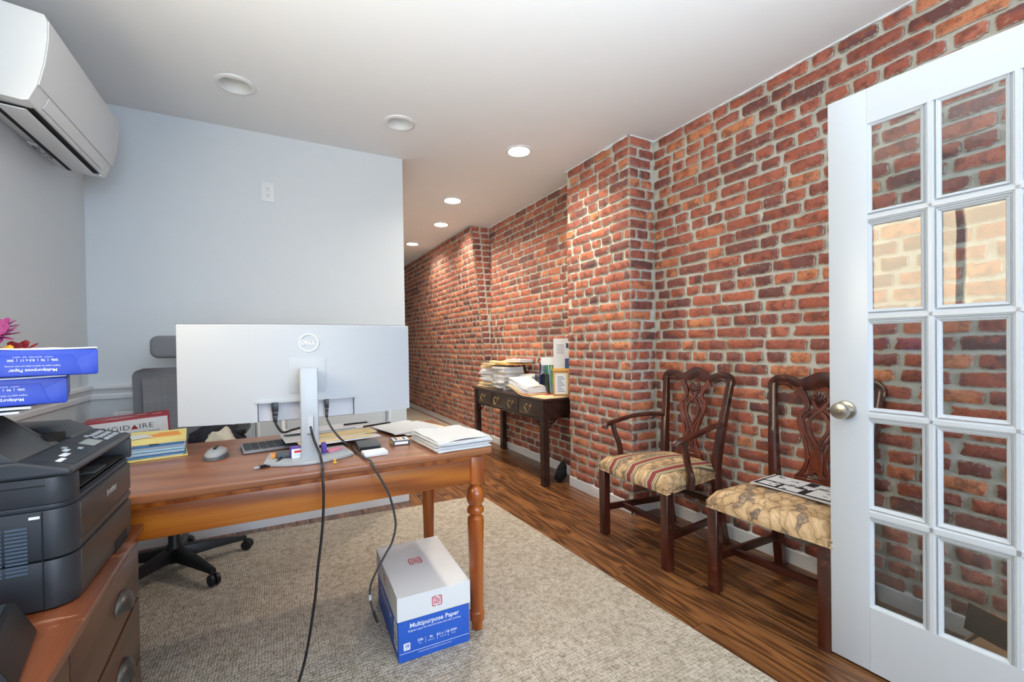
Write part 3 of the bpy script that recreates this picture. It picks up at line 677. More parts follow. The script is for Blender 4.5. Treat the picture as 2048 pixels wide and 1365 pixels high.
# ================================================================== MONITOR (back towards the camera)
mon = thing('monitor', 'large white curved monitor seen from behind, on the wooden desk', 'monitor', (.105, 1.77, DZ))
def arc(x): return .095*(x/.4)**2*.62
def curved(bm, x0, x1, z0, z1, yb, yf, n=24):
    "curved slab: back surface y=yb, front y=yf (local, plus arc)"
    V = []
    for i in range(n+1):
        x = x0+(x1-x0)*i/n; a = arc(x); V.append([bm.verts.new((x, a+y, z)) for y, z in ((yb, z0), (yf, z0), (yf, z1), (yb, z1))])
    for A, B in zip(V, V[1:]):
        for k in range(4): bm.faces.new((A[k], B[k], B[(k+1) % 4], A[(k+1) % 4]))
    bm.faces.new(V[0]); bm.faces.new(V[-1][::-1])
z0, z1 = .134, .486
bm = bm_new(); xs_ = sorted([-.400+.8*i/32 for i in range(33)]+[-.162, .168]); zb = lambda xm: .206 if -.162 < xm < .168 else z0
pb = None
for xa, xb in zip(xs_, xs_[1:]):
    zc_ = zb((xa+xb)/2); ya, yb_ = arc(xa), arc(xb); q = [(xa, ya), (xb, yb_)]
    quadpatch(bm, (xa, ya+.035, zc_), (xb, yb_+.035, zc_), (xb, yb_+.035, z1-.004), (xa, ya+.035, z1-.004)); quadpatch(bm, (xa, ya+.035, z1-.004), (xb, yb_+.035, z1-.004), (xb, yb_+.039, z1), (xa, ya+.039, z1))
    quadpatch(bm, (xa, ya+.039, z1), (xb, yb_+.039, z1), (xb, yb_+.055, z1), (xa, ya+.055, z1)); quadpatch(bm, (xa, ya+.055, zc_), (xa, ya+.055, z1), (xb, yb_+.055, z1), (xb, yb_+.055, zc_)); quadpatch(bm, (xa, ya+.035, zc_), (xa, ya+.055, zc_), (xb, yb_+.055, zc_), (xb, yb_+.035, zc_))
    if pb is not None and abs(pb-zc_) > 1e-4: quadpatch(bm, (xa, ya+.035, z0), (xa, ya+.055, z0), (xa, ya+.055, .206), (xa, ya+.035, .206))
    pb = zc_
for xa in (-.4, .4): quadpatch(bm, (xa, arc(xa)+.035, z0), (xa, arc(xa)+.035, z1), (xa, arc(xa)+.055, z1), (xa, arc(xa)+.055, z0))
fin('back_shell', bm, M['silver'], mon, 0, smooth=40)
bm = bm_new(); curved(bm, -.404, .404, z0-.002, z1+.002, .055, .064); fin('bezel', bm, M['black'], mon, smooth=40)
bm = bm_new(); curved(bm, -.398, .398, z0+.012, z1-.004, .064, .066); fin('screen', bm, M['screen'], mon, smooth=40)
bm = bm_new(); curved(bm, -.160, .166, z0, .207, .050, .056, 12); fin('port_recess', bm, M['silver3'], mon, smooth=40)
bm = bm_new(); curved(bm, -.170, .176, .200, .212, .028, .050, 12); fin('port_hood', bm, M['silver'], mon, .002, smooth=40)
bm = bm_new(); curved(bm, -.060, .066, .232, .362, .0338, .036, 6); fin('mount_cover', bm, M['silver'], mon, .0008, smooth=40)
# round badge and letters
bm = bm_new()
pr = [(.0335, -.0022), (.0335, 0), (.0300, 0), (.0300, -.0022), (.0335, -.0022)]; lathe(bm, pr, 40, (.008, .0345, .418), 'Y', cap=False); bd = fin('badge_ring', bm, M['logo'], mon)
text('badge_letters', 'D', .021, M['logo'], bd, (-.0115, .0335, .418), bold=.025); text('badge_letters', 'E', .021, M['logo'], bd, (.002, .0335, .418), (.86, 0, .5), (-.5, 0, .86), bold=.025); text('badge_letters', 'LL', .021, M['logo'], bd, (.0195, .0335, .418), bold=.025)
# stand
bm = bm_new(); prism(bm, rrect(-.029, .029, -.078, -.045, (.004, .004, .006, .006)), .008, .328, XYZ); col_ = fin('stand_column', bm, M['silver2'], mon, .0015)
box('mount_arm', (-.028, -.046, .262), (.028, .036, .322), M['silver2'], mon, .004)
bm = bm_new(); prism(bm, rrect(-.006, .012, .098, .158, .006), -.0785, -.0775, XZY); fin('cable_slot', bm, M['silver3'], col_, 0)
for a, b in (((.0115, -.0795, .104), (.0130, -.0772, .158)), ((-.010, -.0795, .094), (.008, -.0772, .0965))): box('slot_edge', a, b, M['ink'], col_, 0)
bm = bm_new(); base = []
for i in range(25): x = -.145+.29*i/24; base.append((x, -.132+.058*(x/.145)**2))
base += [(.128, .085), (-.128, .085)]; prism(bm, base, .001, .011, XYZ); fin('stand_base', bm, M['silver2'], mon, .002, 2)
# plugs in the recess
for nm, px, sx in (('power_plug', -.107, .011), ('video_plug', .066, .0075)):
    bm = bm_new(); abox(bm, (px-sx, .026, .170), (px+sx, .050, .203)); abox(bm, (px-sx*.8, .028, .155), (px+sx*.8, .046, .171)); prism(bm, [(px-sx*.55, .130), (px+sx*.55, .130), (px+sx*.8, .156), (px-sx*.8, .156)], .031, .043, XZY); fin(nm, bm, M['cable'], mon, .002)
# cables
def cable(name, pts, r, mat, label, n=8):
    bm = bm_new(); tube(bm, smoothpath(pts, n), r, 8); o = fin(name, bm, mat); return tag(o, label, 'cable')
cable('power_cable', [(-.002, 1.807, .878), (.004, 1.80, .862), (.022, 1.785, .84), (.052, 1.76, .85), (.084, 1.735, .86), (.104, 1.705, .868), (.108, 1.685, .858), (.115, 1.672, .826), (.131, 1.640, .774), (.134, 1.60, .7515), (.131, 1.56, .7505), (.130, 1.535, .745), (.129, 1.522, .72), (.130, 1.52, .673), (.127, 1.52, .594), (.121, 1.52, .531), (.109, 1.52, .438), (.099, 1.52, .345), (.076, 1.515, .208), (.05, 1.50, .12), (.01, 1.47, .05), (-.05, 1.43, .0155), (-.14, 1.40, .0145)], .0042, M['cable'], 'black power cable threaded through the monitor stand and hanging to the rug')
o = cable('signal_cable', [(.171, 1.807, .872), (.176, 1.80, .86), (.186, 1.785, .838), (.212, 1.77, .80), (.245, 1.80, .765), (.262, 1.83, .7525), (.262, 1.79, .751), (.262, 1.73, .751), (.268, 1.68, .751), (.276, 1.60, .751), (.284, 1.555, .7515), (.288, 1.525, .738), (.318, 1.512, .677), (.337, 1.51, .631), (.351, 1.51, .569), (.354, 1.51, .525), (.341, 1.51, .476), (.320, 1.51, .442), (.291, 1.51, .395), (.269, 1.51, .350), (.266, 1.51, .309), (.274, 1.51, .264), (.286, 1.51, .225)], .0038, M['cablegrey'], 'grey cable looping from monitor over desk edge beside the paper carton')
bm = bm_new(); tube(bm, [(.276, 1.51, .258), (.288, 1.51, .218)], [.0052, .0048], 8); fin('connector', bm, M['cable'], o)
bm = bm_new(); tube(bm, [(.2655, 1.51, .318), (.2655, 1.51, .300)], [.005, .005], 8); fin('ferrite_sleeve', bm, M['pr_key'], o)

# ================================================================== THINGS ON THE DESK
# mouse
m = thing('computer_mouse', 'grey wireless computer mouse on the desk', 'mouse', (-.195, 1.935, DZ), math.radians(-8))
def dome(bm, a, b, h, z, e=2.4, nu=18, nv=6):
    rings = []
    for j in range(nv+1):
        ph = PI/2*j/nv; rr = math.cos(ph)**.7; ring = []
        for i in range(nu):
            th = 2*PI*i/nu; c, s = math.cos(th), math.sin(th); k = (abs(c)**e+abs(s)**e)**(-1/e); ring.append(bm.verts.new((a*rr*k*c, b*rr*k*s, z+h*math.sin(ph)*(1+.12*s*rr))))
        rings.append(ring)
    for A, B in zip(rings, rings[1:]):
        for i in range(nu): bm.faces.new((A[i], A[(i+1) % nu], B[(i+1) % nu], B[i]))
    bm.faces.new(rings[0][::-1]); bm.faces.new(rings[-1])
bm = bm_new(); dome(bm, .038, .058, .032, .001); fin('body', bm, M['mouse_d'], m, smooth=60)
bm = bm_new(); dome(bm, .034, .055, .024, .0125); fin('shell', bm, M['mouse'], m, smooth=60)
bm = bm_new(); prism(bm, rrect(-.0045, .0045, -.022, .024, .004), .034, .0405, XYZ); fin('scroll_strip', bm, M['black'], m, .001)
# keyboard
k = thing('keyboard', 'slim grey computer keyboard with dark keys on the desk', 'keyboard', (.085, 2.02, DZ), math.radians(8))
bm = bm_new(); prism(bm, [(-.065, .002), (.065, .002), (.065, .018), (-.048, .010), (-.065, .006)], -.205, .205, lambda u, v, w: (w, u, v)); fin('body', bm, M['keyb'], k, .002)
for r in range(5):
    for c in range(15):
        if r == 0 and 3 < c < 9: continue
        x = -.198+c*.0268; y = -.044+r*.0205; z = .0075+(y+.065)*.082
        if r == 0 and c == 3: box('key', (x, y, z), (x+.156, y+.0175, z+.004), M['keys'], k, .0008, 1)
        else: box('key', (x, y, z), (x+.0238, y+.0175, z+.004), M['keys'], k, .0008, 1)
bm = bm_new(); lathe(bm, [(.002, .0095), (.002, .0105)], 8, (-.13, -.056, 0)); fin('indicator_lamp', bm, M['void'], k)
# usb receiver with short lead, adapter, boxes
u = thing('usb_cable', 'short black usb cable with metal plug and adapter lying by the monitor base', 'cable', (-.03, 1.70, DZ))
bm = bm_new(); tube(bm, smoothpath([(-.005, -.025, .005), (.015, -.012, .005), (.035, .01, .012), (.047, .04, .016)], 6), .0026, 8); fin('lead', bm, M['cable'], u)
Mx = Matrix.Rotation(math.radians(30), 4, 'Z'); bm = bm_new(); abox(bm, (-.028, -.012, .001), (-.004, .002, .009)); bmesh.ops.transform(bm, matrix=Mx, verts=bm.verts); fin('plug_grip', bm, M['cable'], u, .002)
bm = bm_new(); abox(bm, (-.044, -.0105, .002), (-.028, .0005, .0075)); bmesh.ops.transform(bm, matrix=Mx, verts=bm.verts); fin('metal_plug', bm, M['pr_key'], u, .0005)
bm = bm_new(); abox(bm, (.028, .035, .0125), (.075, .085, .030)); fin('adapter', bm, M['dock'], u, .005, 3)
o = box('sticky_tab_pack', (-.018, 1.755, DZ+.0115), (-.002, 1.80, DZ+.022), M['orange'], bev=.002); tag(o, 'small orange pack on the monitor base behind the usb adapter', 'notes')
b = thing('label_box', 'small purple and white carton on the monitor base beside the stand', 'box', (.075, 1.735, DZ+.0115), math.radians(4))
box('carton', (-.032, -.02, 0), (.04, .02, .036), M['printwhite'], b, .0008); box('purple_top', (-.0325, -.0205, .033), (.0405, .0205, .0367), M['purple'], b, .0005); box('purple_end', (-.0328, -.0206, 0), (-.030, .0206, .036), M['purple'], b, .0003)
box('red_print', (-.022, -.0208, .019), (.002, -.0199, .027), M['redlogo'], b, 0); box('text_print', (-.022, -.0208, .010), (.03, -.0199, .0125), M['lblue'], b, 0)
o = box('tape_dispenser', (.145, 1.735, DZ+.0115), (.162, 1.77, DZ+.048), M['purple'], bev=.004); tag(o, 'small purple block on the monitor base, right of the stand', 'stationery')
bm = bm_new(); prism(bm, [(.165, 1.775), (.17, 1.735), (.225, 1.785), (.222, 1.80), (.19, 1.80)], DZ+.0115, DZ+.016, XYZ); o = fin('pink_notes', bm, M['pink'], bev=.0008); tag(o, 'fanned pink sticky notes on the monitor base', 'notes')
d = thing('external_drive', 'flat dark grey external drive on the desk beside the monitor', 'drive', (.32, 1.80, DZ), math.radians(-4))
bm = bm_new(); prism(bm, rrect(-.042, .042, -.06, .06, .008), .001, .020, XYZ); fin('case', bm, M['dock'], d, .003); box('front_edge', (-.036, -.0605, .004), (.036, -.0595, .016), M['black'], d, 0)
d = thing('white_box', 'thin white rectangular box on the desk in front of the dark drive', 'box', (.318, 1.665, DZ), math.radians(3))
box('case', (-.042, -.03, .001), (.042, .028, .014), M['white'], d, .002); box('print_line', (-.036, -.0305, .005), (.02, -.0298, .008), M['paper2'], d, 0); box('lid', (-.041, -.028, .0142), (.041, .027, .016), M['printwhite'], d, .001)
d = thing('battery_pack', 'small black and yellow printed carton on the desk near the paper stacks', 'box', (.445, 1.80, DZ), math.radians(-3))
box('carton', (-.035, -.036, .001), (.035, .036, .02), M['dock'], d, .001); box('top_print', (-.03, -.03, .0201), (.033, .033, .0206), M['paper2'], d, 0); box('front_label', (-.026, -.0367, .005), (.026, -.0359, .015), M['printwhite'], d, 0)
for q in range(4): box('battery_print', (-.0357, -.03+q*.014, .004), (-.0349, -.02+q*.014, .017), M['pin'], d, 0)
for q in range(3): box('top_mark', (-.02+q*.016, -.02, .0207), (-.012+q*.016, .025, .0209), M['ink'] if q != 1 else M['pin'], d, 0)
d = thing('push_pin', 'tiny yellow push pin on the desk in front of monitor base', 'pin', (.176, 1.615, DZ), .4)
bm = bm_new(); lathe(bm, [(.006, .001), (.0065, .003), (.0035, .005), (.003, .011), (.0055, .013), (.005, .0145)], 14); fin('head', bm, M['pin'], d); bm = bm_new(); tube(bm, [(.0, .004, .004), (.011, .006, .0015)], .0006, 6); fin('needle', bm, M['pr_key'], d)

# paper stacks on the desk
def pile(name, label, loc, rz, layers, group=None, cat='paper stack'):
    "layers: (w, d, thickness, material, dx, dy, rot, curl, part name)"
    t = thing(name, label, cat, loc, rz, group); z = .0006
    for i, L in enumerate(layers):
        w, dd, th, mt, dx, dy, r, cu, pn = L; bm = bm_new(); slab(bm, w, dd, th, z, cu, i+len(label), cx=dx, cy=dy, rot=r); fin(pn, bm, M[mt], t, smooth=50); z += th+.0004
    return t, z
rn = random.Random(21)
def sheets(k, w, d, t0, t1, mats, j=.012, cu=.004, rj=.05):
    return [(w, d, rn.uniform(t0, t1), rn.choice(mats), rn.uniform(-j, j), rn.uniform(-j, j), rn.uniform(-rj, rj), cu*rn.random(), 'paper_bundle') for _ in range(k)]
pile('paper_stack', 'thick white paper stack on the right front corner of desk', (.628, 1.70, DZ), math.radians(3), sheets(7, .222, .282, .003, .0065, ['paper', 'paper2', 'paper'], .008, .006, .03)+[(.218, .28, .002, 'paper', 0, .004, .02, .012, 'top_sheet')])
o = box('yellow_flag', (.532, 1.598, DZ+.012), (.556, 1.614, DZ+.0135), M['yellow'], bev=0, rot=None); tag(o, 'yellow sticky flag poking from the white paper stack at desk corner', 'sticky flag')
pile('paper_stack', 'loose white papers over a yellow pad at the back right of the desk', (.565, 2.09, DZ), math.radians(8), [(.21, .27, .003, 'yellow', .05, -.07, .12, 0, 'yellow_pad'), (.216, .279, .003, 'paper2', .02, -.02, .05, .002, 'sheet'), (.216, .279, .003, 'paper', -.01, .0, -.05, .004, 'sheet'), (.216, .279, .0015, 'paper', -.03, .01, .1, .006, 'sheet')])
o, _ = pile('paper_stack', 'papers and cream folders spread over the keyboard behind the monitor base', (.205, 1.985, DZ+.0235), math.radians(7), [(.30, .235, .003, 'paper', .01, -.02, .05, .001, 'sheet'), (.29, .22, .002, 'manila', .0, -.01, .03, .002, 'cream_folder'), (.30, .20, .002, 'paper', -.03, .03, -.03, .003, 'sheet'), (.28, .14, .003, 'manila', .03, .0, .0, .001, 'cream_folder'), (.26, .13, .002, 'paper', .06, .10, .05, .004, 'sheet'), (.28, .12, .002, 'paper2', -.02, .12, -.08, .005, 'sheet')])
box('yellow_edge', (-.12, -.05, .0135), (.16, -.045, .0148), M['yellow'], o, 0)
for q, (x, y, r, l) in enumerate(((.20, .02, .35, .15), (.12, .10, .1, .12))):
    b = thing('ballpoint_pen', ['black pen lying at the right edge of the cream folders', 'black pen lying across papers behind the monitor stand'][q], 'pen', (.21+x, 2.02+y, DZ+.0423), r); bm = bm_new(); tube(bm, [(-l/2, 0, .0045), (l/2-.015, 0, .0045)], .0042, 8); fin('barrel', bm, M['black'], b); bm = bm_new(); tube(bm, [(l/2-.015, 0, .0045), (l/2, 0, .0045)], [.004, .001], 8); fin('tip', bm, M['pr_key'], b)
# folder stack at the left end
fs = [(.30, .235, .006, 'yellow', 0, 0, .02, .001, 'yellow_folder'), (.29, .225, .003, 'paper', -.004, .004, -.02, .001, 'paper_bundle'), (.292, .228, .006, 'blue_f', 0, 0, .01, 0, 'blue_folder'), (.288, .226, .004, 'paper2', -.006, .004, .03, .001, 'paper_bundle'), (.292, .228, .006, 'lblue', -.002, 0, -.01, 0, 'light_blue_folder'), (.285, .222, .003, 'paper', -.006, .004, .03, .001, 'paper_bundle'), (.292, .228, .006, 'lblue', -.002, 0, 0, 0, 'light_blue_folder'), (.288, .224, .008, 'paper', .0, .006, .03, .001, 'paper_bundle'), (.292, .228, .007, 'blue_f', -.004, 0, .0, 0, 'blue_folder'), (.286, .226, .003, 'paper', .003, .004, .02, .001, 'paper_bundle'), (.295, .23, .006, 'yellow', .0, 0, .01, .002, 'yellow_folder'), (.293, .23, .006, 'yellow', .004, .002, -.02, .006, 'yellow_folder'), (.11, .10, .0012, 'orange', .075, .01, .1, 0, 'orange_note'), (.20, .09, .0012, 'paper', -.06, -.03, .35, .004, 'sheet')]
o, _ = pile('folder_stack', 'stack of yellow and blue folders with papers at left end of desk', (-.462, 2.125, DZ), math.radians(9), fs, cat='folders')
box('black_clip', (.04, -.118, .0535), (.068, -.112, .057), M['black'], o, .0005)
# red and white carton behind the folders
b = thing('appliance_carton', 'red and white printed carton standing on the office chair seat', 'box', (-.482, 2.262-.06, DZ), math.radians(7))
b.location = (-.600, 2.70, .530); b.rotation_euler = (0, -.05, math.radians(9)); b.scale = (1, 1, .87)
box('carton', (-.15, -.10, 0), (.15, .09, .345), M['red'], b, .001)
box('white_face', (-.152, -.1015, 0), (.146, -.10, .338), M['boxwhite'], b, 0)
for a, c in (((-.08, -.02), (.02, .0)), ((.03, .01), (.07, .035)), ((.085, -.03), (.12, .0))): 
    bm = bm_new(); abox(bm, (a[0], a[1], .345), (c[0], a[1]+.006, .3456), Matrix.Rotation(.2, 4, 'Z')); fin('top_print', bm, M['printwhite'], b)
text('lettering', 'FRIGID', .036, M['ink'], b, (.010, -.1016, .298), align='RIGHT', space=1.1); text('lettering', 'IRE', .036, M['ink'], b, (.040, -.1016, .298), align='LEFT', space=1.1)
bm = bm_new(); prism(bm, [(.012, .287), (.038, .287), (.025, .311)], -.1022, -.1016, XZY); fin('red_triangle', bm, M['red'], b, smooth=0)
text('lettering', 'COMPACT MICROWAVE COOLER FREEZER', 0.0115, M['ink'], b, (.0, -.1016, .268), space=1.05); text('lettering', 'series', .008, M['redlogo'], b, (.0, -.1016, .254))
box('line_print', (-.08, -.1022, .261), (.10, -.1016, .2617), M['ink'], b, 0)
for a, c in (((-.06, .20), (.05, .225)), ((.05, .225), (.06, .16))):
    bm = bm_new(); tube(bm, [(a[0], -.1018, a[1]), (c[0], -.1018, c[1])], .0006, 6); fin('line_drawing', bm, M['ink'], b)
# flowers in a vase at the far left end of the desk
v = thing('flower_vase', 'bouquet of purple, red and yellow flowers behind the blue paper reams', 'flowers', (-.745, 1.80, DZ))
bm = bm_new(); lathe(bm, [(.04, .001), (.055, .05), (.05, .12), (.035, .2), (.042, .24), (.038, .24), (.03, .2)], 20); fin('vase', bm, M['glassvase'], v)
fr = random.Random(5)
def flower(c, r, mat, n, tilt):
    bm = bm_new()
    for k in range(n*2):
        a = 2*PI*k/n+(.3 if k >= n else 0); rr = r*(1 if k < n else .72); up = .25 if k < n else .6; d = Vector((math.cos(a), math.sin(a)*.8-.3*up, up+math.sin(a)*.75)).normalized(); s = Vector((-math.sin(a), math.cos(a), 0)); p = Vector(c)
        P = [p, p+d*rr*.45+s*rr*.24, p+d*rr*.85+s*rr*.2, p+d*rr, p+d*rr*.85-s*rr*.2, p+d*rr*.45-s*rr*.24]; lo = [bm.verts.new(q) for q in P]; hi = [bm.verts.new(q+Vector((0, 0, .0015))) for q in P]
        bm.faces.new(lo[::-1]); bm.faces.new(hi)
        for i in range(6): bm.faces.new((lo[i], lo[(i+1) % 6], hi[(i+1) % 6], hi[i]))
    fin('blossom', bm, mat, v, smooth=60); bm = bm_new(); tube(bm, smoothpath([(0, 0, .1), (c[0]*.5, c[1]*.5, .26), c], 4), .003, 6); fin('stem', bm, M['leaf'], v)
for c, r, mt in (((.055, .0, .445), .045, 'petal_p'), ((.08, .03, .39), .055, 'petal_r'), ((.075, -.05, .375), .055, 'petal_y'), ((.11, -.01, .375), .045, 'petal_o'), ((-.03, .03, .42), .05, 'petal_r'), ((-.05, -.04, .40), .05, 'petal_y'), ((.02, -.06, .43), .045, 'petal_p'), ((.04, .05, .47), .04, 'petal_p')): flower(c, r, M[mt], 9, 0)

# ================================================================== OFFICE CHAIR
ch = thing('office_chair', 'grey mesh office chair with headrest behind the desk', 'office chair', (-.468, 2.80, 0), math.radians(-4))
for k in range(5):
    a = math.radians(-50+72*k); d = Vector((math.cos(a), math.sin(a), 0)); s = Vector((-d.y, d.x, 0)); bm = bm_new()
    sec = [(0.03, .032, .075, .135), (.18, .026, .075, .115), (.30, .018, .068, .092), (.325, .016, .064, .088)]; rings = []
    for r, w, zl, zh in sec: p = d*r; rings.append([bm.verts.new(p+s*q+Vector((0, 0, z))) for q, z in ((-w, zl), (w, zl), (w*.7, zh), (-w*.7, zh))])
    for A, B in zip(rings, rings[1:]):
        for i in range(4): bm.faces.new((A[i], A[(i+1) % 4], B[(i+1) % 4], B[i]))
    bm.faces.new(rings[0]); bm.faces.new(rings[-1]); fin('base_arm', bm, M['black'], ch, .004)
    cs = d*.318; bm = bm_new(); tw = fr.uniform(0, 6)
    e = Vector((math.cos(tw), math.sin(tw), 0)); f = Vector((-e.y, e.x, 0))
    for o2 in (-.013, .013):
        rg = []
        for off, rr in ((-.009, .024), (-.006, .027), (.006, .027), (.009, .024)): rg.append([bm.verts.new(cs+f*.012+e*(o2+off)+f*(rr*math.cos(2*PI*i/16))+Vector((0, 0, .0375+rr*math.sin(2*PI*i/16)))) for i in range(16)])
        for A, B in zip(rg, rg[1:]):
            for i in range(16): bm.faces.new((A[i], A[(i+1) % 16], B[(i+1) % 16], B[i]))
        bm.faces.new(rg[0]); bm.faces.new(rg[-1])
    lathe(bm, [(.008, .05), (.008, .08)], 8, tuple(cs)); fin('caster', bm, M['black'], ch)
bm = bm_new(); lathe(bm, [(.035, .06), (.04, .075), (.04, .13), (.03, .15), (.026, .16), (.026, .40), (.05, .42), (.05, .44)], 20); fin('gas_lift', bm, M['black'], ch)
bm = bm_new(); prism(bm, rrect(-.24, .24, -.25, .23, .09, 6), .45, .525, XYZ); fin('seat', bm, M['grey_fab'], ch, .03, 4, smooth=60)
bm = bm_new()                      # back: curved mesh panel
def backpanel(bm, w0, w1, z0, z1, y0, t, nx=12, nz=12, cr=.05):
    g = []
    for side in (0, t):
        G = []
        for i in range(nx+1):
            cl = []
            for j in range(nz+1):
                fz = j/nz; z = z0+(z1-z0)*fz; w = w0+(w1-w0)*fz; e = min(1, (1-fz)*(z1-z0)/cr); w -= (1-math.sqrt(max(0, 1-(1-e)**2)))*cr
                u = (i/nx-.5)*2; cl.append(bm.verts.new((u*w, y0+side+.0-.05*u*u+.03*math.sin(fz*PI), z)))
            G.append(cl)
        g.append(G)
    for G, fl in ((g[0], 0), (g[1], 1)):
        for i in range(nx):
            for j in range(nz): bm.faces.new((G[i][j], G[i+1][j], G[i+1][j+1], G[i][j+1]))
    A, B = g
    for i in range(nx): bm.faces.new((A[i][0], A[i+1][0], B[i+1][0], B[i][0])); bm.faces.new((A[i][nz], A[i+1][nz], B[i+1][nz], B[i][nz]))
    for j in range(nz): bm.faces.new((A[0][j], A[0][j+1], B[0][j+1], B[0][j])); bm.faces.new((A[nx][j], A[nx][j+1], B[nx][j+1], B[nx][j]))
backpanel(bm, .225, .215, .56, 1.045, .24, .016, 16, 40); bk = fin('backrest', bm, M['grey_fab'], ch, smooth=40)
bm = bm_new(); backpanel(bm, .178, .170, .60, 1.008, .232, .02, 14, 30, .02); fin('mesh_panel', bm, M['chairmesh'], bk, smooth=40)
box('headrest_post', (-.03, .262, .98), (.03, .285, 1.16), M['black'], ch, .005)
bm = bm_new(); prism(bm, rrect(-.145, .145, 1.098, 1.222, .04, 6), .215, .28, XZY); fin('headrest', bm, M['grey_fab'], ch, .022, 4, smooth=60)
bm = bm_new(); tube(bm, smoothpath([(0, .0, .43), (0, .2, .44), (0, .3, .6), (0, .285, .9)], 5), .02, 8, (1.6, .8)); fin('back_spine', bm, M['black'], ch)
for s in (-1, 1):
    bm = bm_new(); tube(bm, smoothpath([(s*.2, 0, .45), (s*.29, 0, .47), (s*.30, 0, .56), (s*.30, 0, .70)], 5), .018, 8); ap = fin('arm_support', bm, M['black'], ch)
    bm = bm_new(); prism(bm, rrect(s*.30-.04, s*.30+.04, -.13, .11, .03), .70, .728, XYZ); fin('arm_pad', bm, M['black'], ap, .008, 3)
# clothes over the chair arm
def lump(name, c, ax, mat, label, cat, seed, amp=.25):
    bm = bm_new(); bmesh.ops.create_icosphere(bm, subdivisions=4, radius=1)
    for vv in bm.verts:
        q = vv.co.copy(); n_ = noise.noise(q*2.1+Vector((seed, 0, 0)))+.5*noise.noise(q*5+Vector((0, seed, 0))); f = 1+amp*n_; e = [math.copysign(abs(k)**.8, k) for k in q]; vv.co = Vector((c[0]+e[0]*ax[0]*f, c[1]+e[1]*ax[1]*f, c[2]+e[2]*ax[2]*f))
    return tag(fin(name, bm, mat, smooth=60), label, cat)
lump('jacket', (-.275, 2.68, .64), (.125, .13, .11), M['clothnavy'], 'crumpled dark navy jacket on the office chair, below the monitor', 'jacket', 3)
lump('cloth_bag', (-.228, 2.475, .635), (.07, .075, .125), M['clothcream'], 'crumpled cream cloth bag against the back edge of the desk', 'bag', 8, .2)

# ================================================================== CABINET AT LEFT
cb = thing('filing_cabinet', 'dark wooden two-drawer cabinet under the black printer', 'cabinet', (-.595, .95, 0), math.radians(2.2))
box('body', (-.27, -.50, .0102), (.283, .535, .662), M['cab'], cb, .002); box('cabinet_top', (-.275, -.51, .662), (.300, .545, .680), M['cab_top'], cb, .002)
for z0_, z1_ in ((.505, .652), (.345, .495), (.185, .335), (.03, .175)):
    for y0_, y1_ in ((-.49, .02), (.03, .525)):
        dr = box('drawer', (.283, y0_, z0_), (.290, y1_, z1_), M['cab'], cb, .0015)
        yc = (y0_+y1_)/2+.06 if y0_ > 0 else (y0_+y1_)/2; zc = (z0_+z1_)/2-.02
        bm = bm_new(); rings = []       # cup pull: quarter shell
        for j in range(7):
            ph = PI/2*j/6; rings.append([bm.verts.new((.290+.024*math.sin(ph)*(math.sin(PI*i/12)**.5)+.001, yc-.045*math.cos(PI*i/12)*(.55+.45*math.cos(ph)) if 1 else 0, zc+.036*math.cos(ph)*math.sin(PI*i/12)**.6)) for i in range(13)])
        for A, B in zip(rings, rings[1:]):
            for i in range(12):
                try: bm.faces.new((A[i], A[i+1], B[i+1], B[i]))
                except ValueError: pass
        fin('cup_pull', bm, M['pewter'], dr, smooth=60)
# black device on the cabinet top, lower left
d = thing('router', 'black flat device on the cabinet top at the lower left edge', 'device', (-.415, .90, .68), math.radians(12))
bm = bm_new(); prism(bm, [(-.13, 0), (.075, 0), (.085, .004), (.06, .062), (-.13, .062)], -.075, .095, XZY); fin('case', bm, M['black'], d, .004, 2); box('top_plate', (-.12, -.07, .0622), (.052, .088, .0645), M['pr_side'], d, .002)

# ================================================================== PRINTER
pr = thing('printer', 'charcoal all-in-one laser printer on the wooden cabinet', 'printer', (-.53, 1.28, .6805))
def pslab(name, x0, x1, y0, y1, z0, z1, mat, r=.035, bev=.003, parent=pr): bm = bm_new(); prism(bm, rrect(x0, x1, y0, y1, (0.004, r, r, 0.004)), z0, z1, XYZ); return fin(name, bm, mat, parent, bev, 2, smooth=40)
pslab('core', -.195, .190, -.186, .186, .004, .20, M['void'])
pslab('paper_tray', -.2, .2, -.195, .190, .002, .089, M['pr_dark']); pslab('body', -.2, .2, -.195, .190, .092, .180, M['pr_dark'])
box('front_cover', (.1985, -.158, .115), (.2015, .165, .178), M['pr_face'], pr, .001); box('manual_slot', (.1985, -.158, .096), (.2012, .165, .108), M['pr_face'], pr, .001); box('tray_face', (.1985, -.158, .006), (.2012, .165, .086), M['pr_face'], pr, .001)
box('tray_grip', (.196, .035, .001), (.2022, .125, .026), M['void'], pr, 0)
text('lettering', 'brother', .021, M['pr_key'], pr, (.2015, .02, .152), (0, 1, 0), (0, 0, 1), bold=.02)
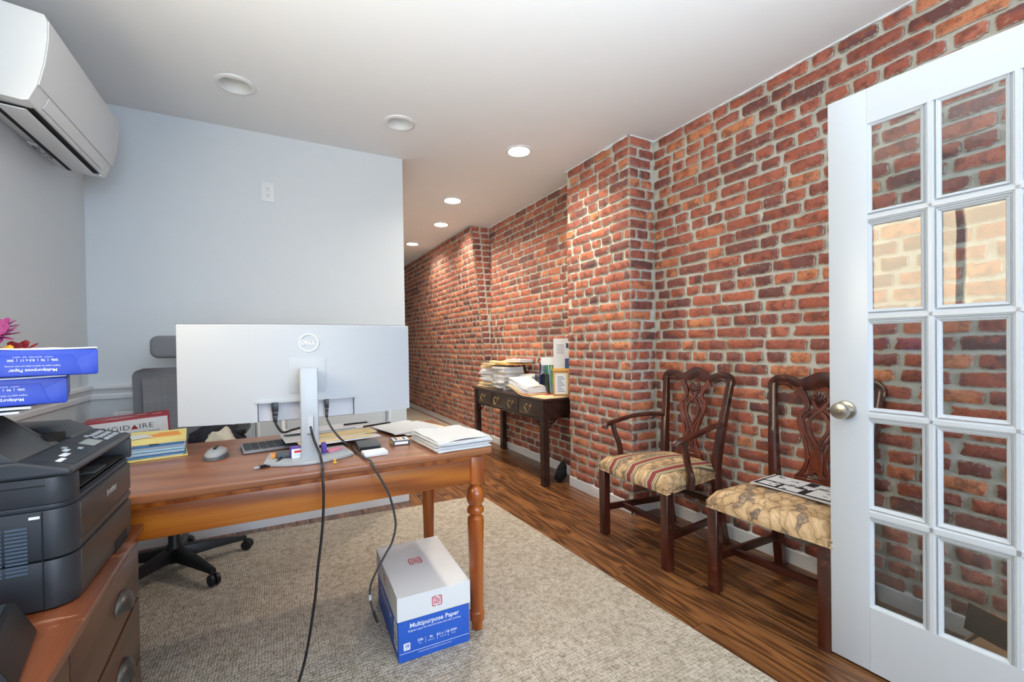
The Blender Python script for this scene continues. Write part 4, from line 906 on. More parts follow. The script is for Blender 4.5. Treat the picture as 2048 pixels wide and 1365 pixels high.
# output bay between two pillars
pslab('bay_floor', -.2, .198, -.195, .190, .180, .190, M['pr_side'])
box('bay_pillar', (-.2, -.195, .190), (.099, -.163, .238), M['pr_dark'], pr, .002); bm = bm_new(); prism(bm, rrect(.1, .2, -.195, -.155, (0, .035, 0, 0)), .190, .238, XYZ); fin('bay_pillar', bm, M['pr_dark'], pr, .002)
box('bay_pillar', (-.2, .172, .190), (.2, .190, .238), M['pr_dark'], pr, .003); box('bay_back', (-.2, -.165, .190), (-.02, .175, .238), M['void'], pr, 0)
bm = bm_new(); prism(bm, [(-.02, .192), (.19, .192), (.19, .198), (-.02, .216)], -.15, .165, lambda u, v, w: (u, w, v)); fin('output_tray', bm, M['pr_side'], pr, .001)
box('paper_stop', (.10, -.02, .199), (.185, .05, .2035), M['dock'], pr, .001)
for y in (-.12, .12):
    bm = bm_new(); lathe(bm, [(.007, .195), (.007, .214), (.004, .218)], 10, (.12, y, 0)); fin('roller_peg', bm, M['pr_side'], pr)
# scanner unit and sloping control panel
bm = bm_new(); prism(bm, [(-.2, .238), (.2, .238), (.2, .250), (.13, .270), (-.2, .270)], -.195, .19, lambda u, v, w: (u, w, v)); 
for vv in bm.verts: pass
fin('scanner_unit', bm, M['pr_dark'], pr, .006, 3, smooth=40)
def onpanel(x): return .2505+(.2-x)*.286
def ppatch(name, x0, x1, y0, y1, mat, h=.0012, parent=pr):
    bm = bm_new(); prism(bm, [(x0, onpanel(x0)-.002), (x1, onpanel(x1)-.002), (x1, onpanel(x1)+h), (x0, onpanel(x0)+h)], y0, y1, lambda u, v, w: (u, w, v)); return fin(name, bm, mat, parent, .0004, 1)
ppatch('control_panel', .134, .194, -.16, .182, M['pr_side'], .0006)
cp = ppatch('display_frame', .148, .186, -.01, .062, M['black'], .001); ppatch('display', .154, .180, -.003, .055, M['lcd'], .0016)
for r in range(3):
    for c in range(4): ppatch('key', .146+r*.014, .155+r*.014, .085+c*.020, .098+c*.020, M['pr_key'], .0022)
for x, y in ((.142, .07), (.158, .07), (.176, .072), (.145, -.06), (.165, -.045), (.18, .17)): ppatch('key', x, x+.007, y, y+.012, M['pr_key'], .0022)
for x0_, x1_, y0_, y1_ in ((.152, .160, -.080, -.060), (.160, .170, -.120, -.092), (.168, .176, -.160, -.132)): ppatch('panel_label', x0_, x1_, y0_, y1_, M['printwhite'], .0012)
# document feeder: tall wedge near the camera, slot, lower lid behind
bm = bm_new(); prism(bm, [(-.2, .268), (.128, .268), (.122, .276), (.055, .340), (.0, .348), (-.2, .348)], -.190, -.040, lambda u, v, w: (u, w, v)); adf = fin('document_feeder', bm, M['pr_dark'], pr, .004, 2, smooth=40)
bm = bm_new(); A = [(-.2, .268), (.128, .268), (.122, .276), (.055, .340), (.0, .348), (-.2, .348)]
V0 = [bm.verts.new((u, -.041, v)) for u, v in A]; V1 = [bm.verts.new((u, .055 if v > .3 or u < 0 else .0, .268+(v-.268)*.45)) for u, v in A]
bm.faces.new(V0[::-1]); bm.faces.new(V1)
for i in range(6): bm.faces.new((V0[i], V0[(i+1) % 6], V1[(i+1) % 6], V1[i]))
fin('feeder_cheek', bm, M['pr_dark'], adf, .002)
box('feeder_slot', (.02, -.038, .2705), (.118, .052, .286), M['void'], adf, 0)
bm = bm_new(); prism(bm, [(-.2, .268), (.130, .268), (.124, .276), (.085, .297), (-.2, .300)], .052, .186, lambda u, v, w: (u, w, v)); fin('feeder_lid', bm, M['pr_dark'], adf, .005, 2, smooth=40)
# side: seams, grip, vents
for a, b_ in (((.160, -.1962, .004), (.1618, -.1945, .178)), ((-.2, -.1962, .224), (.165, -.1945, .2255))): box('side_seam', a, b_, M['void'], pr, 0)
box('side_label', (.144, -.1965, .167), (.158, -.1945, .1715), M['printwhite'], pr, 0)
for k in range(13):
    z = .072+k*.0066
    for x0_, x1_ in ((-.12, .0), (.004, .075), (.079, .110), (.114, .142)): box('vent_slat', (x0_, -.1968, z), (x1_, -.194, z+.0036), M['vent'], pr, 0)
# loose papers on the feeder, then two reams
pile('paper_stack', 'loose magazines and papers lying on top of the printer under the reams', (-.585, 1.235, 1.0288), math.radians(8), [(.30, .25, .004, 'paper2', 0, -.005, .05, .003, 'sheet'), (.29, .24, .003, 'blue_f', -.01, 0, -.04, .002, 'cover'), (.30, .25, .004, 'paper', .01, 0, .08, .004, 'sheet')])
def ream(loc, rz, label):
    t = thing('paper_ream', label, 'paper ream', loc, rz, 'wrapped paper reams on the printer'); bm = bm_new(); prism(bm, rrect(-.108, .108, 0, .05, .004), -.14, .14, XZY)
    fin('wrapper', bm, M['reamblue'], t, .003, 2)
    bm = bm_new(); slab(bm, .214, .278, .003, .0495, .004, 2); fin('top_sheet', bm, M['printwhite'], t)
    for s in (-1, 1):                       # folded end flaps
        bm = bm_new(); prism(bm, [(s*.107, .002), (s*.107, .048), (s*.075, .030), (s*.055, .002)] if s < 0 else [(s*.107, .048), (s*.107, .002), (s*.055, .002), (s*.075, .030)], -.1415, -.1398, XZY); fin('end_fold', bm, M['reamblue'], t, .0005)
    bm = bm_new(); prism(bm, [(-.085, .002), (.085, .002), (.072, .040), (-.055, .040)], -.1426, -.1412, XZY); fin('end_flap', bm, M['reamblue'], t, .0005)
    U, D = (-1, 0, 0), (0, 0, -1)           # printed upside down
    text('lettering', 'Multipurpose Paper', .0078, M['printwhite'], t, (.020, -.1427, .0115), U, D, bold=.02); text('lettering', 'Brighter paper for black & white and color printing', .0034, M['printwhite'], t, (.020, -.1427, .0195), U, D, bold=.01)
    text('lettering', '20lb  |  96  |  8.5 x 11  |  500', .0056, M['printwhite'], t, (.020, -.1427, .0305), U, D, bold=.02); text('lettering', 'WEIGHT   BRIGHTNESS   SIZE   SHEETS', .003, M['printwhite'], t, (.020, -.1427, .0365), U, D)
ream((-.502, 1.280, 1.0440), math.radians(16), 'lower blue wrapped ream of printer paper, directly on the papers'); ream((-.454, 1.275, 1.0985), math.radians(16), 'upper blue wrapped ream of printer paper, sticking out to the right')

# ================================================================== PAPER CARTON ON THE RUG
pc = thing('paper_carton', 'white-lidded blue carton of printer paper standing on the rug', 'box', (.512, 1.775, .0105), math.radians(-2.2))
w, dp, hh = .134, .215, .235
box('carton', (-w, -dp, 0), (w, dp, hh-.004), M['boxblue'], pc, .002)
ld = bm_new(); 
for a, b_ in (((-w-.004, -dp-.005, hh-.003), (w+.004, dp+.005, hh)), ((-w-.004, -dp-.005, .150), (w+.004, -dp-.002, hh)), ((-w-.004, dp+.002, .150), (w+.004, dp+.005, hh)), ((-w-.004, -dp-.002, .150), (-w-.001, dp+.002, hh)), ((w+.001, -dp-.002, .150), (w+.004, dp+.002, hh))): abox(ld, a, b_)
lid = fin('lid', ld, M['boxwhite'], pc, .0008, 1, smooth=0)
def trured(org, X, Y, s, par):
    X, Y = Vector(X), Vector(Y); O = Vector(org)
    text('lettering', 'TRU', s*.46, M['redlogo'], par, O+Y*s*.19, X, Y, bold=.03, space=1.05); text('lettering', 'RED', s*.46, M['redlogo'], par, O-Y*s*.19, X, Y, bold=.03, space=1.05)
    Z = X.cross(Y); bm = bm_new(); q = s*.58; th = s*.10
    path = [[(-.1, 1), (-.85, 1), (-1, .85), (-1, -.85), (-.85, -1), (-.3, -1)], [(.1, -1), (.85, -1), (1, -.85), (1, .85), (.85, 1), (.3, 1)]]
    for pt in path:
        for (a, b), (c, d) in zip(pt, pt[1:]):
            p0, p1 = O+X*a*q+Y*b*q*.95, O+X*c*q+Y*d*q*.95; t_ = (p1-p0).normalized(); n_ = Z.cross(t_)*th*.5; e = t_*th*.3
            lo = [bm.verts.new(v_) for v_ in (p0-e-n_, p1+e-n_, p1+e+n_, p0-e+n_)]; hi = [bm.verts.new(v_.co+Z*.0006) for v_ in lo]
            bm.faces.new(lo[::-1]); bm.faces.new(hi)
            for i in range(4): bm.faces.new((lo[i], lo[(i+1) % 4], hi[(i+1) % 4], hi[i]))
    fin('logo_bracket', bm, M['redlogo'], par, smooth=0)
M['ink2'] = plain('print_dark_red', '#8a2a38', .6)
trured((-.012, .03, hh), (1, 0, 0), (0, 1, 0), .042, lid); trured((.008, -dp-.005, .193), (1, 0, 0), (0, 0, 1), .030, lid); trured((-w-.004, .02, .193), (0, -1, 0), (0, 0, 1), .03, lid)
FY = -dp
text('lettering', 'Multipurpose Paper', .0235, M['printwhite'], pc, (-.0, FY, .124), bold=.018); text('lettering', 'Brighter paper for black & white and color printing', .0096, M['printwhite'], pc, (.0, FY, .106), bold=.006)
for i, (a, b_) in enumerate((('20lb', 'Paper'), ('96', 'Brightness'), ('8.5 x 11in', 'Sheet size'), ('5000', 'Sheets'))):
    x = -.055+i*.040+(.006 if i > 1 else 0); text('lettering', a, .0125, M['printwhite'], pc, (x, FY, .064), bold=.015); text('lettering', b_, .0062, M['printwhite'], pc, (x, FY, .053))
    if i < 3: box('divider', (x+.0185+(.004 if i == 1 else 0), FY-.0006, .047), (x+.0195+(.004 if i == 1 else 0), FY, .07), M['printwhite'], pc, 0)
box('print_line', (-w+.004, FY-.0006, .030), (w-.002, FY, .0312), M['printwhite'], pc, 0); text('lettering', 'GUARANTEED TO PRODUCE SATISFACTION', .0062, M['printwhite'], pc, (-.0, FY, .021))
sq = bm_new(); prism(sq, rrect(-.116, -.092, .040, .066, .003), FY-.0006, FY, XZY); fin('count_patch', sq, M['printwhite'], pc, smooth=0); text('lettering', '10', .016, M['boxblue'], pc, (-.104, FY-.0006, .055), bold=.03); text('lettering', 'reams', .004, M['boxblue'], pc, (-.104, FY-.0006, .0445))
text('lettering', 'Multipurpose Paper', .030, M['printwhite'], pc, (-w, .02, .105), (0, -1, 0), (0, 0, 1), bold=.018); text('lettering', 'Brighter paper for black & white and color printing', .0115, M['printwhite'], pc, (-w, .02, .083), (0, -1, 0), (0, 0, 1))
box('side_label', (-w-.0006, -dp+.02, .03), (-w, -dp+.075, .125), M['printwhite'], pc, 0)
for k in range(5): box('side_label_print', (-w-.0011, -dp+.028, .045+k*.014), (-w-.0006, -dp+.03+.012*(2+k % 3), .050+k*.014), M['green'] if k > 2 else M['ink'], pc, 0)

# ================================================================== CHIPPENDALE CHAIRS
def chippendale(name, label, loc, rz, arms, fab, fw=.245, bw=.187, tw=.235):
    t = thing(name, label, 'chair', loc, rz)
    SY0, SY1 = -.255, .215                     # seat front / rear
    bm = bm_new(); n = 16; T, Bt = [], []       # over-upholstered seat
    for i in range(n+1):
        for j in range(n+1):
            u, v = i/n*2-1, j/n*2-1; y = SY0+(SY1-SY0)*(v+1)/2; w = (fw+.028)+((bw+.008)-(fw+.028))*(v+1)/2
            e = min(1-abs(u), 1); e2 = min(1-abs(v), 1); ed = min(min(e*w, e2*.235)/.035, 1); rz_ = math.sqrt(max(0, 1-(1-ed)**2))
            z = .415+.045*rz_+.028*(1-u*u)*(1-v*v*.8); T.append(bm.verts.new((u*w, y+(.012*(1-u*u) if v < -.99 else 0)*-1, z)))
    I = lambda i, j: i*(n+1)+j
    for i in range(n):
        for j in range(n): bm.faces.new((T[I(i, j)], T[I(i+1, j)], T[I(i+1, j+1)], T[I(i, j+1)]))
    ring = [I(i, 0) for i in range(n+1)]+[I(n, j) for j in range(1, n+1)]+[I(i, n) for i in range(n-1, -1, -1)]+[I(0, j) for j in range(n-1, 0, -1)]
    lo = {k: bm.verts.new((T[k].co.x*.985, T[k].co.y*.985, .385)) for k in ring}
    for a, b in zip(ring, ring[1:]+ring[:1]): bm.faces.new((T[a], T[b], lo[b], lo[a]))
    bm.faces.new([lo[k] for k in ring]); seat = fin('seat', bm, fab, t, smooth=60)
    bm = bm_new(); rp_ = [lo_ for lo_ in ((-fw-.028, SY0-.004), (fw+.028, SY0-.004), (bw+.008, SY1), (-bw-.008, SY1), (-fw-.028, SY0-.004))]
    for (a, b), (c, d) in zip(rp_, rp_[1:]): tube(bm, [(a*.99, b*.99, .388), (c*.99, d*.99, .388)], .004, 6)
    fin('welt', bm, fab, seat)
    for s in (-1, 1):                           # front legs: square, chamfered inside
        bm = bm_new(); x = s*fw; y = SY0+.024; prism(bm, rrect(x-.024, x+.024, y-.024, y+.024, .004, 2), 0.0008, .392, XYZ); fin('leg', bm, M['mahog'], t, .002, 1)
        bm = bm_new(); sec = []                 # rear leg sweeps up into the back post
        path = [(bw+.006, .262, 0.001), (bw+.002, .232, .16), (bw, .205, .36), (bw+.002, .205, .46), (bw+.016, .225, .62), (bw+.030, .252, .78), (tw-.004, .272, .905), (tw-.004, .277, .930)]
        P = smoothpath(path, 4); rings = []
        for i, p in enumerate(P): hw = .021 if p.z < .5 else .021-.005*(p.z-.5)/.45; hd = .022 if p.z < .5 else .022-.008*(p.z-.5)/.45; rings.append([bm.verts.new((s*(p.x+a*hw), p.y+b*hd, p.z)) for a, b in ((-1, -.7), (-.5, -1), (.5, -1), (1, -.7), (1, 1), (-1, 1))])
        for A, B in zip(rings, rings[1:]):
            for i in range(6): bm.faces.new((A[i], A[(i+1) % 6], B[(i+1) % 6], B[i]))
        bm.faces.new(rings[0]); bm.faces.new(rings[-1]); fin('leg', bm, M['mahog'], t, smooth=30)
        a, b = Vector((s*fw*.985, SY0+.045, .158)), Vector((s*(bw+.002), .222, .158)); bm = bm_new(); d = (b-a); L = d.length; ang = math.atan2(d.y, d.x); Mx = Matrix.Translation(a) @ Matrix.Rotation(ang, 4, 'Z'); abox(bm, (0, -.010, -.018), (L, .010, .018), Mx); fin('stretcher', bm, M['mahog_x'], t, .002, 1)
    xm = fw+(bw-fw)*.30; box('stretcher', (-xm, -.115, .140), (xm, -.092, .172), M['mahog_x'], t, .002, 1)
    box('stretcher', (-bw+.01, .225, .215), (bw-.01, .242, .247), M['mahog_x'], t, .002, 1); box('seat_rail', (-bw, .195, .395), (bw, .222, .455), M['mahog_x'], t, .002, 1)
    # back: splat and crest follow the rake of the posts
    def bk(u, v, wd):                           # v = height above seat (.45), wd = depth
        z = .452+v; f = max(0, min(1, (z-.46)/.46)); y = .205+.070*f**1.3; return (u, y+wd, z)
    def bent(pts, wd, lo_, hi_, bm): ribbon(bm, pts, wd, lo_, hi_, bk, 6)
    bm = bm_new()
    for s in (-1, 1):
        bent([(s*.082, .03), (s*.060, .06), (s*.043, .10), (s*.040, .15), (s*.052, .20), (s*.073, .26), (s*.084, .305), (s*.080, .338), (s*.062, .350)], [.026, .020, .016, .016, .016, .018, .022, .024, .020], -.008, .008, bm)
        bent([(s*.060, .348), (s*.054, .372), (s*.058, .395), (s*.075, .425), (s*.105, .452)], [.024, .022, .024, .03, .05], -.008, .008, bm)
        bent([(s*.020, .05), (s*.022, .09), (s*.016, .15), (s*-.010, .21), (s*-.038, .262), (s*-.042, .300), (s*-.018, .340), (s*.016, .372), (s*.030, .410), (s*.022, .445)], [.018, .016, .017, .017, .016, .016, .017, .017, .014, .016], -.0065-.002*s, .0065-.002*s, bm)
        bent([(s*.045, .12), (s*.020, .155), (s*.030, .20), (s*.055, .25), (s*.070, .30), (s*.045, .345), (s*.012, .365)], [.012, .014, .012, .012, .012, .012, .010], -.006, .0055, bm)
        bent([(s*.074, .03), (s*.035, .055), (s*.0, .085), (s*-.018, .11)], [.018, .014, .014, .012], -.0065, .0062, bm)
    bent([(0, .085), (0, .13), (0, .17)], [.034, .026, .02], -.007, .007, bm)
    spl = fin('splat', bm, M['splat'], t, .0015, 1, smooth=30)
    bm = bm_new(); prism(bm, [(-.10, .0), (.10, .0), (.098, .018), (.088, .030), (.086, .040), (-.086, .040), (-.088, .030), (-.098, .018)], -.014, .014, bk); fin('splat_shoe', bm, M['splat'], t, .002, 1)
    bm = bm_new()                               # carved shell at the top of the splat
    for k in range(-3, 4):
        a = k*.42; tube(bm, [bk(0, .395, -.010), bk(math.sin(a)*.022, .395+.022*math.cos(a)+.006, -.014), bk(math.sin(a)*.036, .395+.040*math.cos(a)+.008, -.010)], [.003, .0065, .003], 6)
    fin('carved_shell', bm, M['mahog'], spl)
    bm = bm_new(); cr = [(-tw-.010, .440), (-tw-.003, .472), (-tw+.025, .496), (-tw+.075, .498), (-.105, .480), (-.06, .484), (0, .508), (.06, .484), (.105, .480), (tw-.075, .498), (tw-.025, .496), (tw+.003, .472), (tw+.010, .440)]
    cy = lambda u, v, wd: (u, bk(u, v, 0)[1]+.022-.02*(1-(u/tw)**2)*-1*.3+wd-.018, .452+v)
    ribbon(bm, cr, [.016, .032, .040, .036, .040, .060, .066, .060, .040, .036, .040, .032, .016], -.013, .013, cy, 6); crest = fin('crest_rail', bm, M['mahog'], t, .004, 2, smooth=40)
    bm = bm_new()
    for s in (-1, 1):                           # carved edge and little scrolls
        tube(bm, [cy(u, v, -.013) for u, v in ((s*(tw-.028), .470), (s*(tw-.06), .474), (s*(tw-.09), .462), (s*(tw-.10), .452))], [.005, .006, .007, .004], 6)
        tube(bm, [cy(u, v, -.013) for u, v in ((s*(tw-.004), .45), (s*(tw-.002), .475), (s*(tw-.03), .500), (s*(tw-.08), .503))], [.004, .0055, .005, .003], 6)
    fin('carving', bm, M['mahog'], crest)
    if arms:
        for s in (-1, 1):
            bm = bm_new(); P = smoothpath([(s*(bw+.020), .232, .680), (s*(bw+.050), .15, .690), (s*(fw+.030), .02, .682), (s*(fw+.040), -.09, .662), (s*(fw+.036), -.165, .650), (s*(fw+.030), -.195, .638), (s*(fw+.03), -.200, .622)], 5)
            tube(bm, P, [.015]*6+[.0165]*10+[.018]*(len(P)-16-4)+[.022, .023, .021, .012], 10, (.8, 1.15)); arm = fin('arm', bm, M['mahog'], t, smooth=60)
            bm = bm_new(); P = smoothpath([(s*(fw+.020), -.085, .385), (s*(fw+.022), -.085, .45), (s*(fw+.016), -.100, .52), (s*(fw+.026), -.125, .59), (s*(fw+.036), -.135, .655)], 5); tube(bm, P, [.023]*6+[.019]*8+[.017]*(len(P)-14), 8, (1, .85)); fin('arm_support', bm, M['mahog'], t, smooth=50)
    return t
chippendale('armchair', 'carved mahogany armchair with striped floral seat beside the chimney breast', (1.957, 1.805, 0), math.radians(-90-1.5), True, M['fab_stripe'])
sidechair = chippendale('side_chair', 'carved armless mahogany chair with leaf-pattern seat, partly behind the door', (2.003, 1.112, 0), math.radians(-90+3.5), False, M['fab_leaf'], .226, .182, .226)
# magazine on the side chair
mg = thing('magazine', 'black and white printed magazine lying on the leaf-pattern chair seat', 'magazine', (2.035, 1.085, .4895), math.radians(2))
for k in range(3):
    bm = bm_new(); slab(bm, .215, .33, .002, k*.0026, .0, k, 4, 10, cx=-.004*k, cy=.004*k, rot=.03*k-.03); fin('cover' if k == 2 else 'pages', bm, M['paper' if k != 1 else 'paper2'], mg)
mr = random.Random(12)
M['navyink'] = plain('magazine_dark_print', '#23252e', .5)
box('dark_print', (-.105, -.155, .0075), (.095, .165, .0079), M['navyink'], mg, 0)
for a, b in (((-.02, .01), (.09, .155)), ((-.095, -.02), (-.03, .06)), ((-.09, -.14), (.02, -.05)), ((.03, -.14), (.085, -.03)), ((-.012, -.045), (.028, .004)), ((-.09, .075), (-.035, .15))): box('photo_panel', (a[0], a[1], .0079), (b[0], b[1], .0082), M['paper' if mr.random() < .7 else 'paper2'], mg, 0)
for k in range(34):
    x, y = mr.uniform(-.095, .07), mr.uniform(-.14, .13); box('print_block', (x, y, .0082), (x+mr.uniform(.004, .014), y+mr.uniform(.006, .035), .0084), M[mr.choice(['navyink', 'ink', 'paper2'])], mg, 0)

# ================================================================== CONSOLE TABLE
CX, CY, CZ = 2.05, 3.63, .705
cn = thing('console_table', 'dark mahogany console table with brass drawer pulls against the bricks', 'console table', (CX, CY, 0))
LX, RX = -.18, .175; Y0, Y1 = -.685, .685
box('tabletop', (LX-.015, Y0-.015, CZ-.020), (RX+.005, Y1+.02, CZ), M['cons'], cn, .005, 3)
box('carcass', (LX+.012, Y0+.02, .535), (RX-.01, Y1-.02, CZ-.02), M['cons'], cn, .002)
box('apron_bead', (LX+.004, Y0+.03, .528), (LX+.016, Y1-.03, .538), M['cons'], cn, .002)
for y0_, y1_, hs in ((-.625, -.275, (-.45,)), (-.265, .275, (-.14, .15)), (.285, .625, (.455,))):
    dr = box('drawer', (LX+.005, y0_, .548), (LX+.014, y1_, CZ-.03), M['cons'], cn, .003, 2)
    for yh in hs:
        bm = bm_new(); z = .622
        for s in (-1, 1):
            lathe(bm, [(.013, LX+.005), (.013, LX+.002), (.006, LX-.004), (.005, LX-.012), (.001, LX-.014)], 12, (0, yh+s*.032, z+.010), 'X')
        tube(bm, smoothpath([(LX-.008, yh-.032, z+.010), (LX-.012, yh-.044, z-.006), (LX-.014, yh-.026, z-.026), (LX-.015, yh-.016, z-.040), (LX-.015, yh, z-.044), (LX-.015, yh+.016, z-.040), (LX-.014, yh+.026, z-.026), (LX-.012, yh+.044, z-.006), (LX-.008, yh+.032, z+.010)], 4), .0028, 8); fin('bail_pull', bm, M['brass'], dr)
for x in (LX+.027, RX-.027):
    for y in (Y0+.03, Y1-.03):
        bm = bm_new(); w = .027
        # moulded legs: flutes on the outer faces
        pts = []
        for (ax, ay, bx, by) in ((-w, -w, w, -w), (w, -w, w, w), (w, w, -w, w), (-w, w, -w, -w)):
            dx, dy = (bx-ax), (by-ay); nx_, ny_ = -dy/(2*w), dx/(2*w)
            for f, dpt in ((.0, 0), (.16, 0), (.22, .003), (.30, .003), (.36, 0), (.64, 0), (.70, .003), (.78, .003), (.84, 0)): pts.append((x+ax+dx*f+nx_*dpt, y+ay+dy*f+ny_*dpt))
        prism(bm, pts, .0005, CZ-.02, XYZ); lg = fin('leg', bm, M['cons'], cn, smooth=0)
        sy = 1 if y < 0 else -1
        def brk(horizontal, sgn, lx, ly):
            bm = bm_new()
            mp = (lambda u, v, w_: (lx+w_, ly+sgn*u, .535-v)) if horizontal else (lambda u, v, w_: (lx+sgn*u, ly+w_, .535-v))
            for pts_, wd in (([(.0, .088), (.010, .070), (.030, .060), (.038, .040), (.060, .030), (.072, .008), (.090, .0)], .010), ([(.0, .03), (.02, .035), (.035, .02), (.03, .0)], .007), ([(.0, .006), (.05, .006), (.09, .004)], .010), ([(.006, .0), (.006, .05), (.004, .09)], .010)): ribbon(bm, pts_, wd, -.006, .006, mp, 4)
            fin('bracket', bm, M['cons'], lg, smooth=30)
        brk(True, sy, x+(-.008 if x < 0 else .008), y+sy*.027)
        if x < 0: brk(False, 1, x+.027, y)

# ---- things on the console table
TZ = CZ
def pix_stack(k, w, d): return sheets(k, w, d, .008, 0.02, ['paper', 'paper2', 'paper', 'paper2', 'paper', 'manila'], .02, .012, .16)
t_, zz = pile('mail_stack', 'tall untidy stack of white envelopes at far end of console table', (2.045, 4.165, TZ), .1, [(.2, .28, .012, 'manila', -.02, .02, .2, .006, 'folder')]+pix_stack(14, .20, .25), cat='paper stack')
t_, z2 = pile('mail_stack', 'tall white envelope stack in the middle of the console table', (2.035, 3.855, TZ), -.1, pix_stack(14, .21, .25), cat='paper stack')
pile('envelope_stack', 'manila and orange envelopes laid across the tall paper stacks on console', (2.06, 3.91, TZ+max(zz, z2)+.012), .05, [(.25, .46, .008, 'manila', 0, .06, .1, .012, 'manila_envelope'), (.22, .30, .006, 'gold', .0, -.12, .2, .006, 'gold_envelope'), (.23, .32, .010, 'manila', .05, .10, .0, .03, 'cream_folder'), (.16, .22, .03, 'paper2', .06, -.14, .1, .008, 'boxed_envelope')], cat='envelopes')
t_, z3 = pile('paper_stack', 'big pile of loose papers at the back of the console table', (2.150, 3.58, TZ), .0, sheets(13, .15, .22, .008, .014, ['paper2', 'paper2', 'paper'], .015, .012, .1))
fd = thing('folder_stack', 'slumped white papers in a red-edged manila folder on near half of console', 'folders', (1.962, 3.315, TZ+.0005), math.radians(3))
zf = 0
for k, (mt, w_, d_, th) in enumerate((('manila', .24, .33, .006), ('red', .235, .31, .004), ('manila', .24, .32, .006), ('red', .22, .30, .003), ('paper', .225, .30, .010), ('paper2', .22, .29, .010), ('paper', .22, .29, .012), ('paper2', .215, .29, .010), ('paper', .215, .28, .008))):
    bm = bm_new(); slab(bm, w_, d_, th, zf, .004, k, 6, 8, cx=.002*k, cy=.006*k, rot=.04*(k % 3)); 
    for vv in bm.verts: vv.co.z += max(0, (vv.co.y+.06))*.28
    fin({'manila': 'manila_folder', 'red': 'red_folder'}.get(mt, 'paper_bundle'), bm, M[mt], fd, smooth=50); zf += th+.0006
bm = bm_new(); slab(bm, .06, .07, .001, zf+.001, 0, 1, 3, 3, cx=.04, cy=-.06); fin('orange_note', bm, M['orange'], fd)
o, _ = pile('folder', 'flat manila folder with red mark on near corner of console table', (2.02, 3.10, TZ), math.radians(2), [(.30, .30, .004, 'manila', .0, .0, .02, .0, 'manila_folder'), (.29, .28, .003, 'manila', .005, .01, -.01, .0, 'manila_folder')], cat='folder')
box('red_mark', (-.02, .0, .0088), (.06, .05, .0094), M['redlogo'], o, 0); box('green_edge', (.10, -.14, .0088), (.147, -.13, .0096), M['green'], o, 0)
# upright mesh sorter with folders
so = thing('file_sorter', 'black wire mesh file sorter standing on the console table', 'file sorter', (2.155, 3.24, TZ+.010))
bm = bm_new()
for a, b in (((-.085, .14, 0), (-.085, .14, .165)), ((-.085, .14, .165), (-.085, -.07, .165)), ((-.085, -.07, .165), (-.085, -.07, 0)), ((-.085, .14, .004), (.07, .14, .004)), ((-.085, -.07, .004), (.07, -.07, .004)), ((-.085, .14, .004), (-.085, -.07, .004)), ((.07, .14, .004), (.07, -.07, .004)), ((.07, .14, 0), (.07, .14, .20)), ((.07, -.07, 0), (.07, -.07, .20)), ((.07, .14, .20), (.07, -.07, .20))): tube(bm, [a, b], .004, 6)
fin('wire_frame', bm, M['black'], so)
bm = bm_new()
for k in range(1, 30): tube(bm, [(-.085, -.07+k*.007, .004), (-.085, -.07+k*.007, .163)], .0011, 4)
for k in range(1, 23): tube(bm, [(-.085, -.07, k*.0071), (-.085, .14, k*.0071)], .0011, 4)
fin('mesh_panel', bm, M['black'], so)
def upright(name, label, x, y, w_, h_, th, mat, tilt=0, rz=0, cat='folder', z=TZ+.0145, extra=None):
    t = thing(name, label, cat, (x, y, z), rz); bm = bm_new(); abox(bm, (-w_/2, -th/2, 0), (w_/2, th/2, h_), Matrix.Rotation(tilt, 4, 'X')); fin('panel', bm, mat, t, .0008, 1)
    return t
a = upright('folder', 'navy blue printed folder standing in the mesh sorter', 2.135, 3.315, .17, .255, .006, M['navy'], .03, .25)
for k in range(3): box('white_print', (-.085, -.0045-.0045*k*.0, .13+.03*k), (.05-.02*k, -.0036, .138+.03*k), M['lblue'], a, 0)
a = thing('flyer', 'curled white flyer hanging over the navy folder', 'flyer', (2.125, 3.305, TZ+.0145), .25); bm = bm_new(); g = []
for i in range(9):
    v = i/8; g.append([bm.verts.new((u, -.012-.03*math.sin(v*PI)*.6, .155+.125*v)) for u in (-.08, -.03, .03, .08)])
for A, B in zip(g, g[1:]):
    for i in range(3): bm.faces.new((A[i], A[i+1], B[i+1], B[i]))
r_ = bmesh.ops.extrude_face_region(bm, geom=bm.faces[:]); bmesh.ops.translate(bm, vec=(0, .001, 0), verts=[q for q in r_['geom'] if isinstance(q, bmesh.types.BMVert)]); fin('sheet', bm, M['paper'], a, smooth=60)
for k in range(6): box('text_line', (-.075, -.0335, .19+.011*k), (.06-.02*(k % 3), -.0325, .193+.011*k), M['ink'], a, 0)
a = upright('folder', 'teal folder standing behind the navy one in the sorter', 2.155, 3.27, .13, .25, .005, M['teal'], .0, .2)
a = upright('folder', 'yellow folder standing in the sorter beside the green one', 2.165, 3.205, .12, .235, .005, M['yellow'], .0, .25)
a = upright('folder', 'green folder leaning in the sorter on its right side', 2.150, 3.150, .12, .20, .006, M['green'], -.10, .3)
a = upright('folder', 'light blue folder leaning in front of the green folder', 2.125, 3.175, .09, .21, .004, M['lblue'], -.10, .35)
a = upright('calendar_board', 'tall white printed card standing upright above the console papers', 2.16, 3.085, .155, .47, .006, M['paper'], .0, -.62, 'card')
box('pink_edge', (.062, -.0045, .0), (.070, -.0031, .47), M['magenta'], a, 0); box('print_block', (-.06, -.0045, .33), (.02, -.0031, .43), M['paper2'], a, 0); box('blue_mark', (.03, -.0045, .39), (.05, -.0031, .43), M['navy'], a, 0)
for k in range(5): box('print_line', (-.05, -.005, .345+k*.017), (.012, -.0044, .349+k*.017), M['ink'], a, 0)
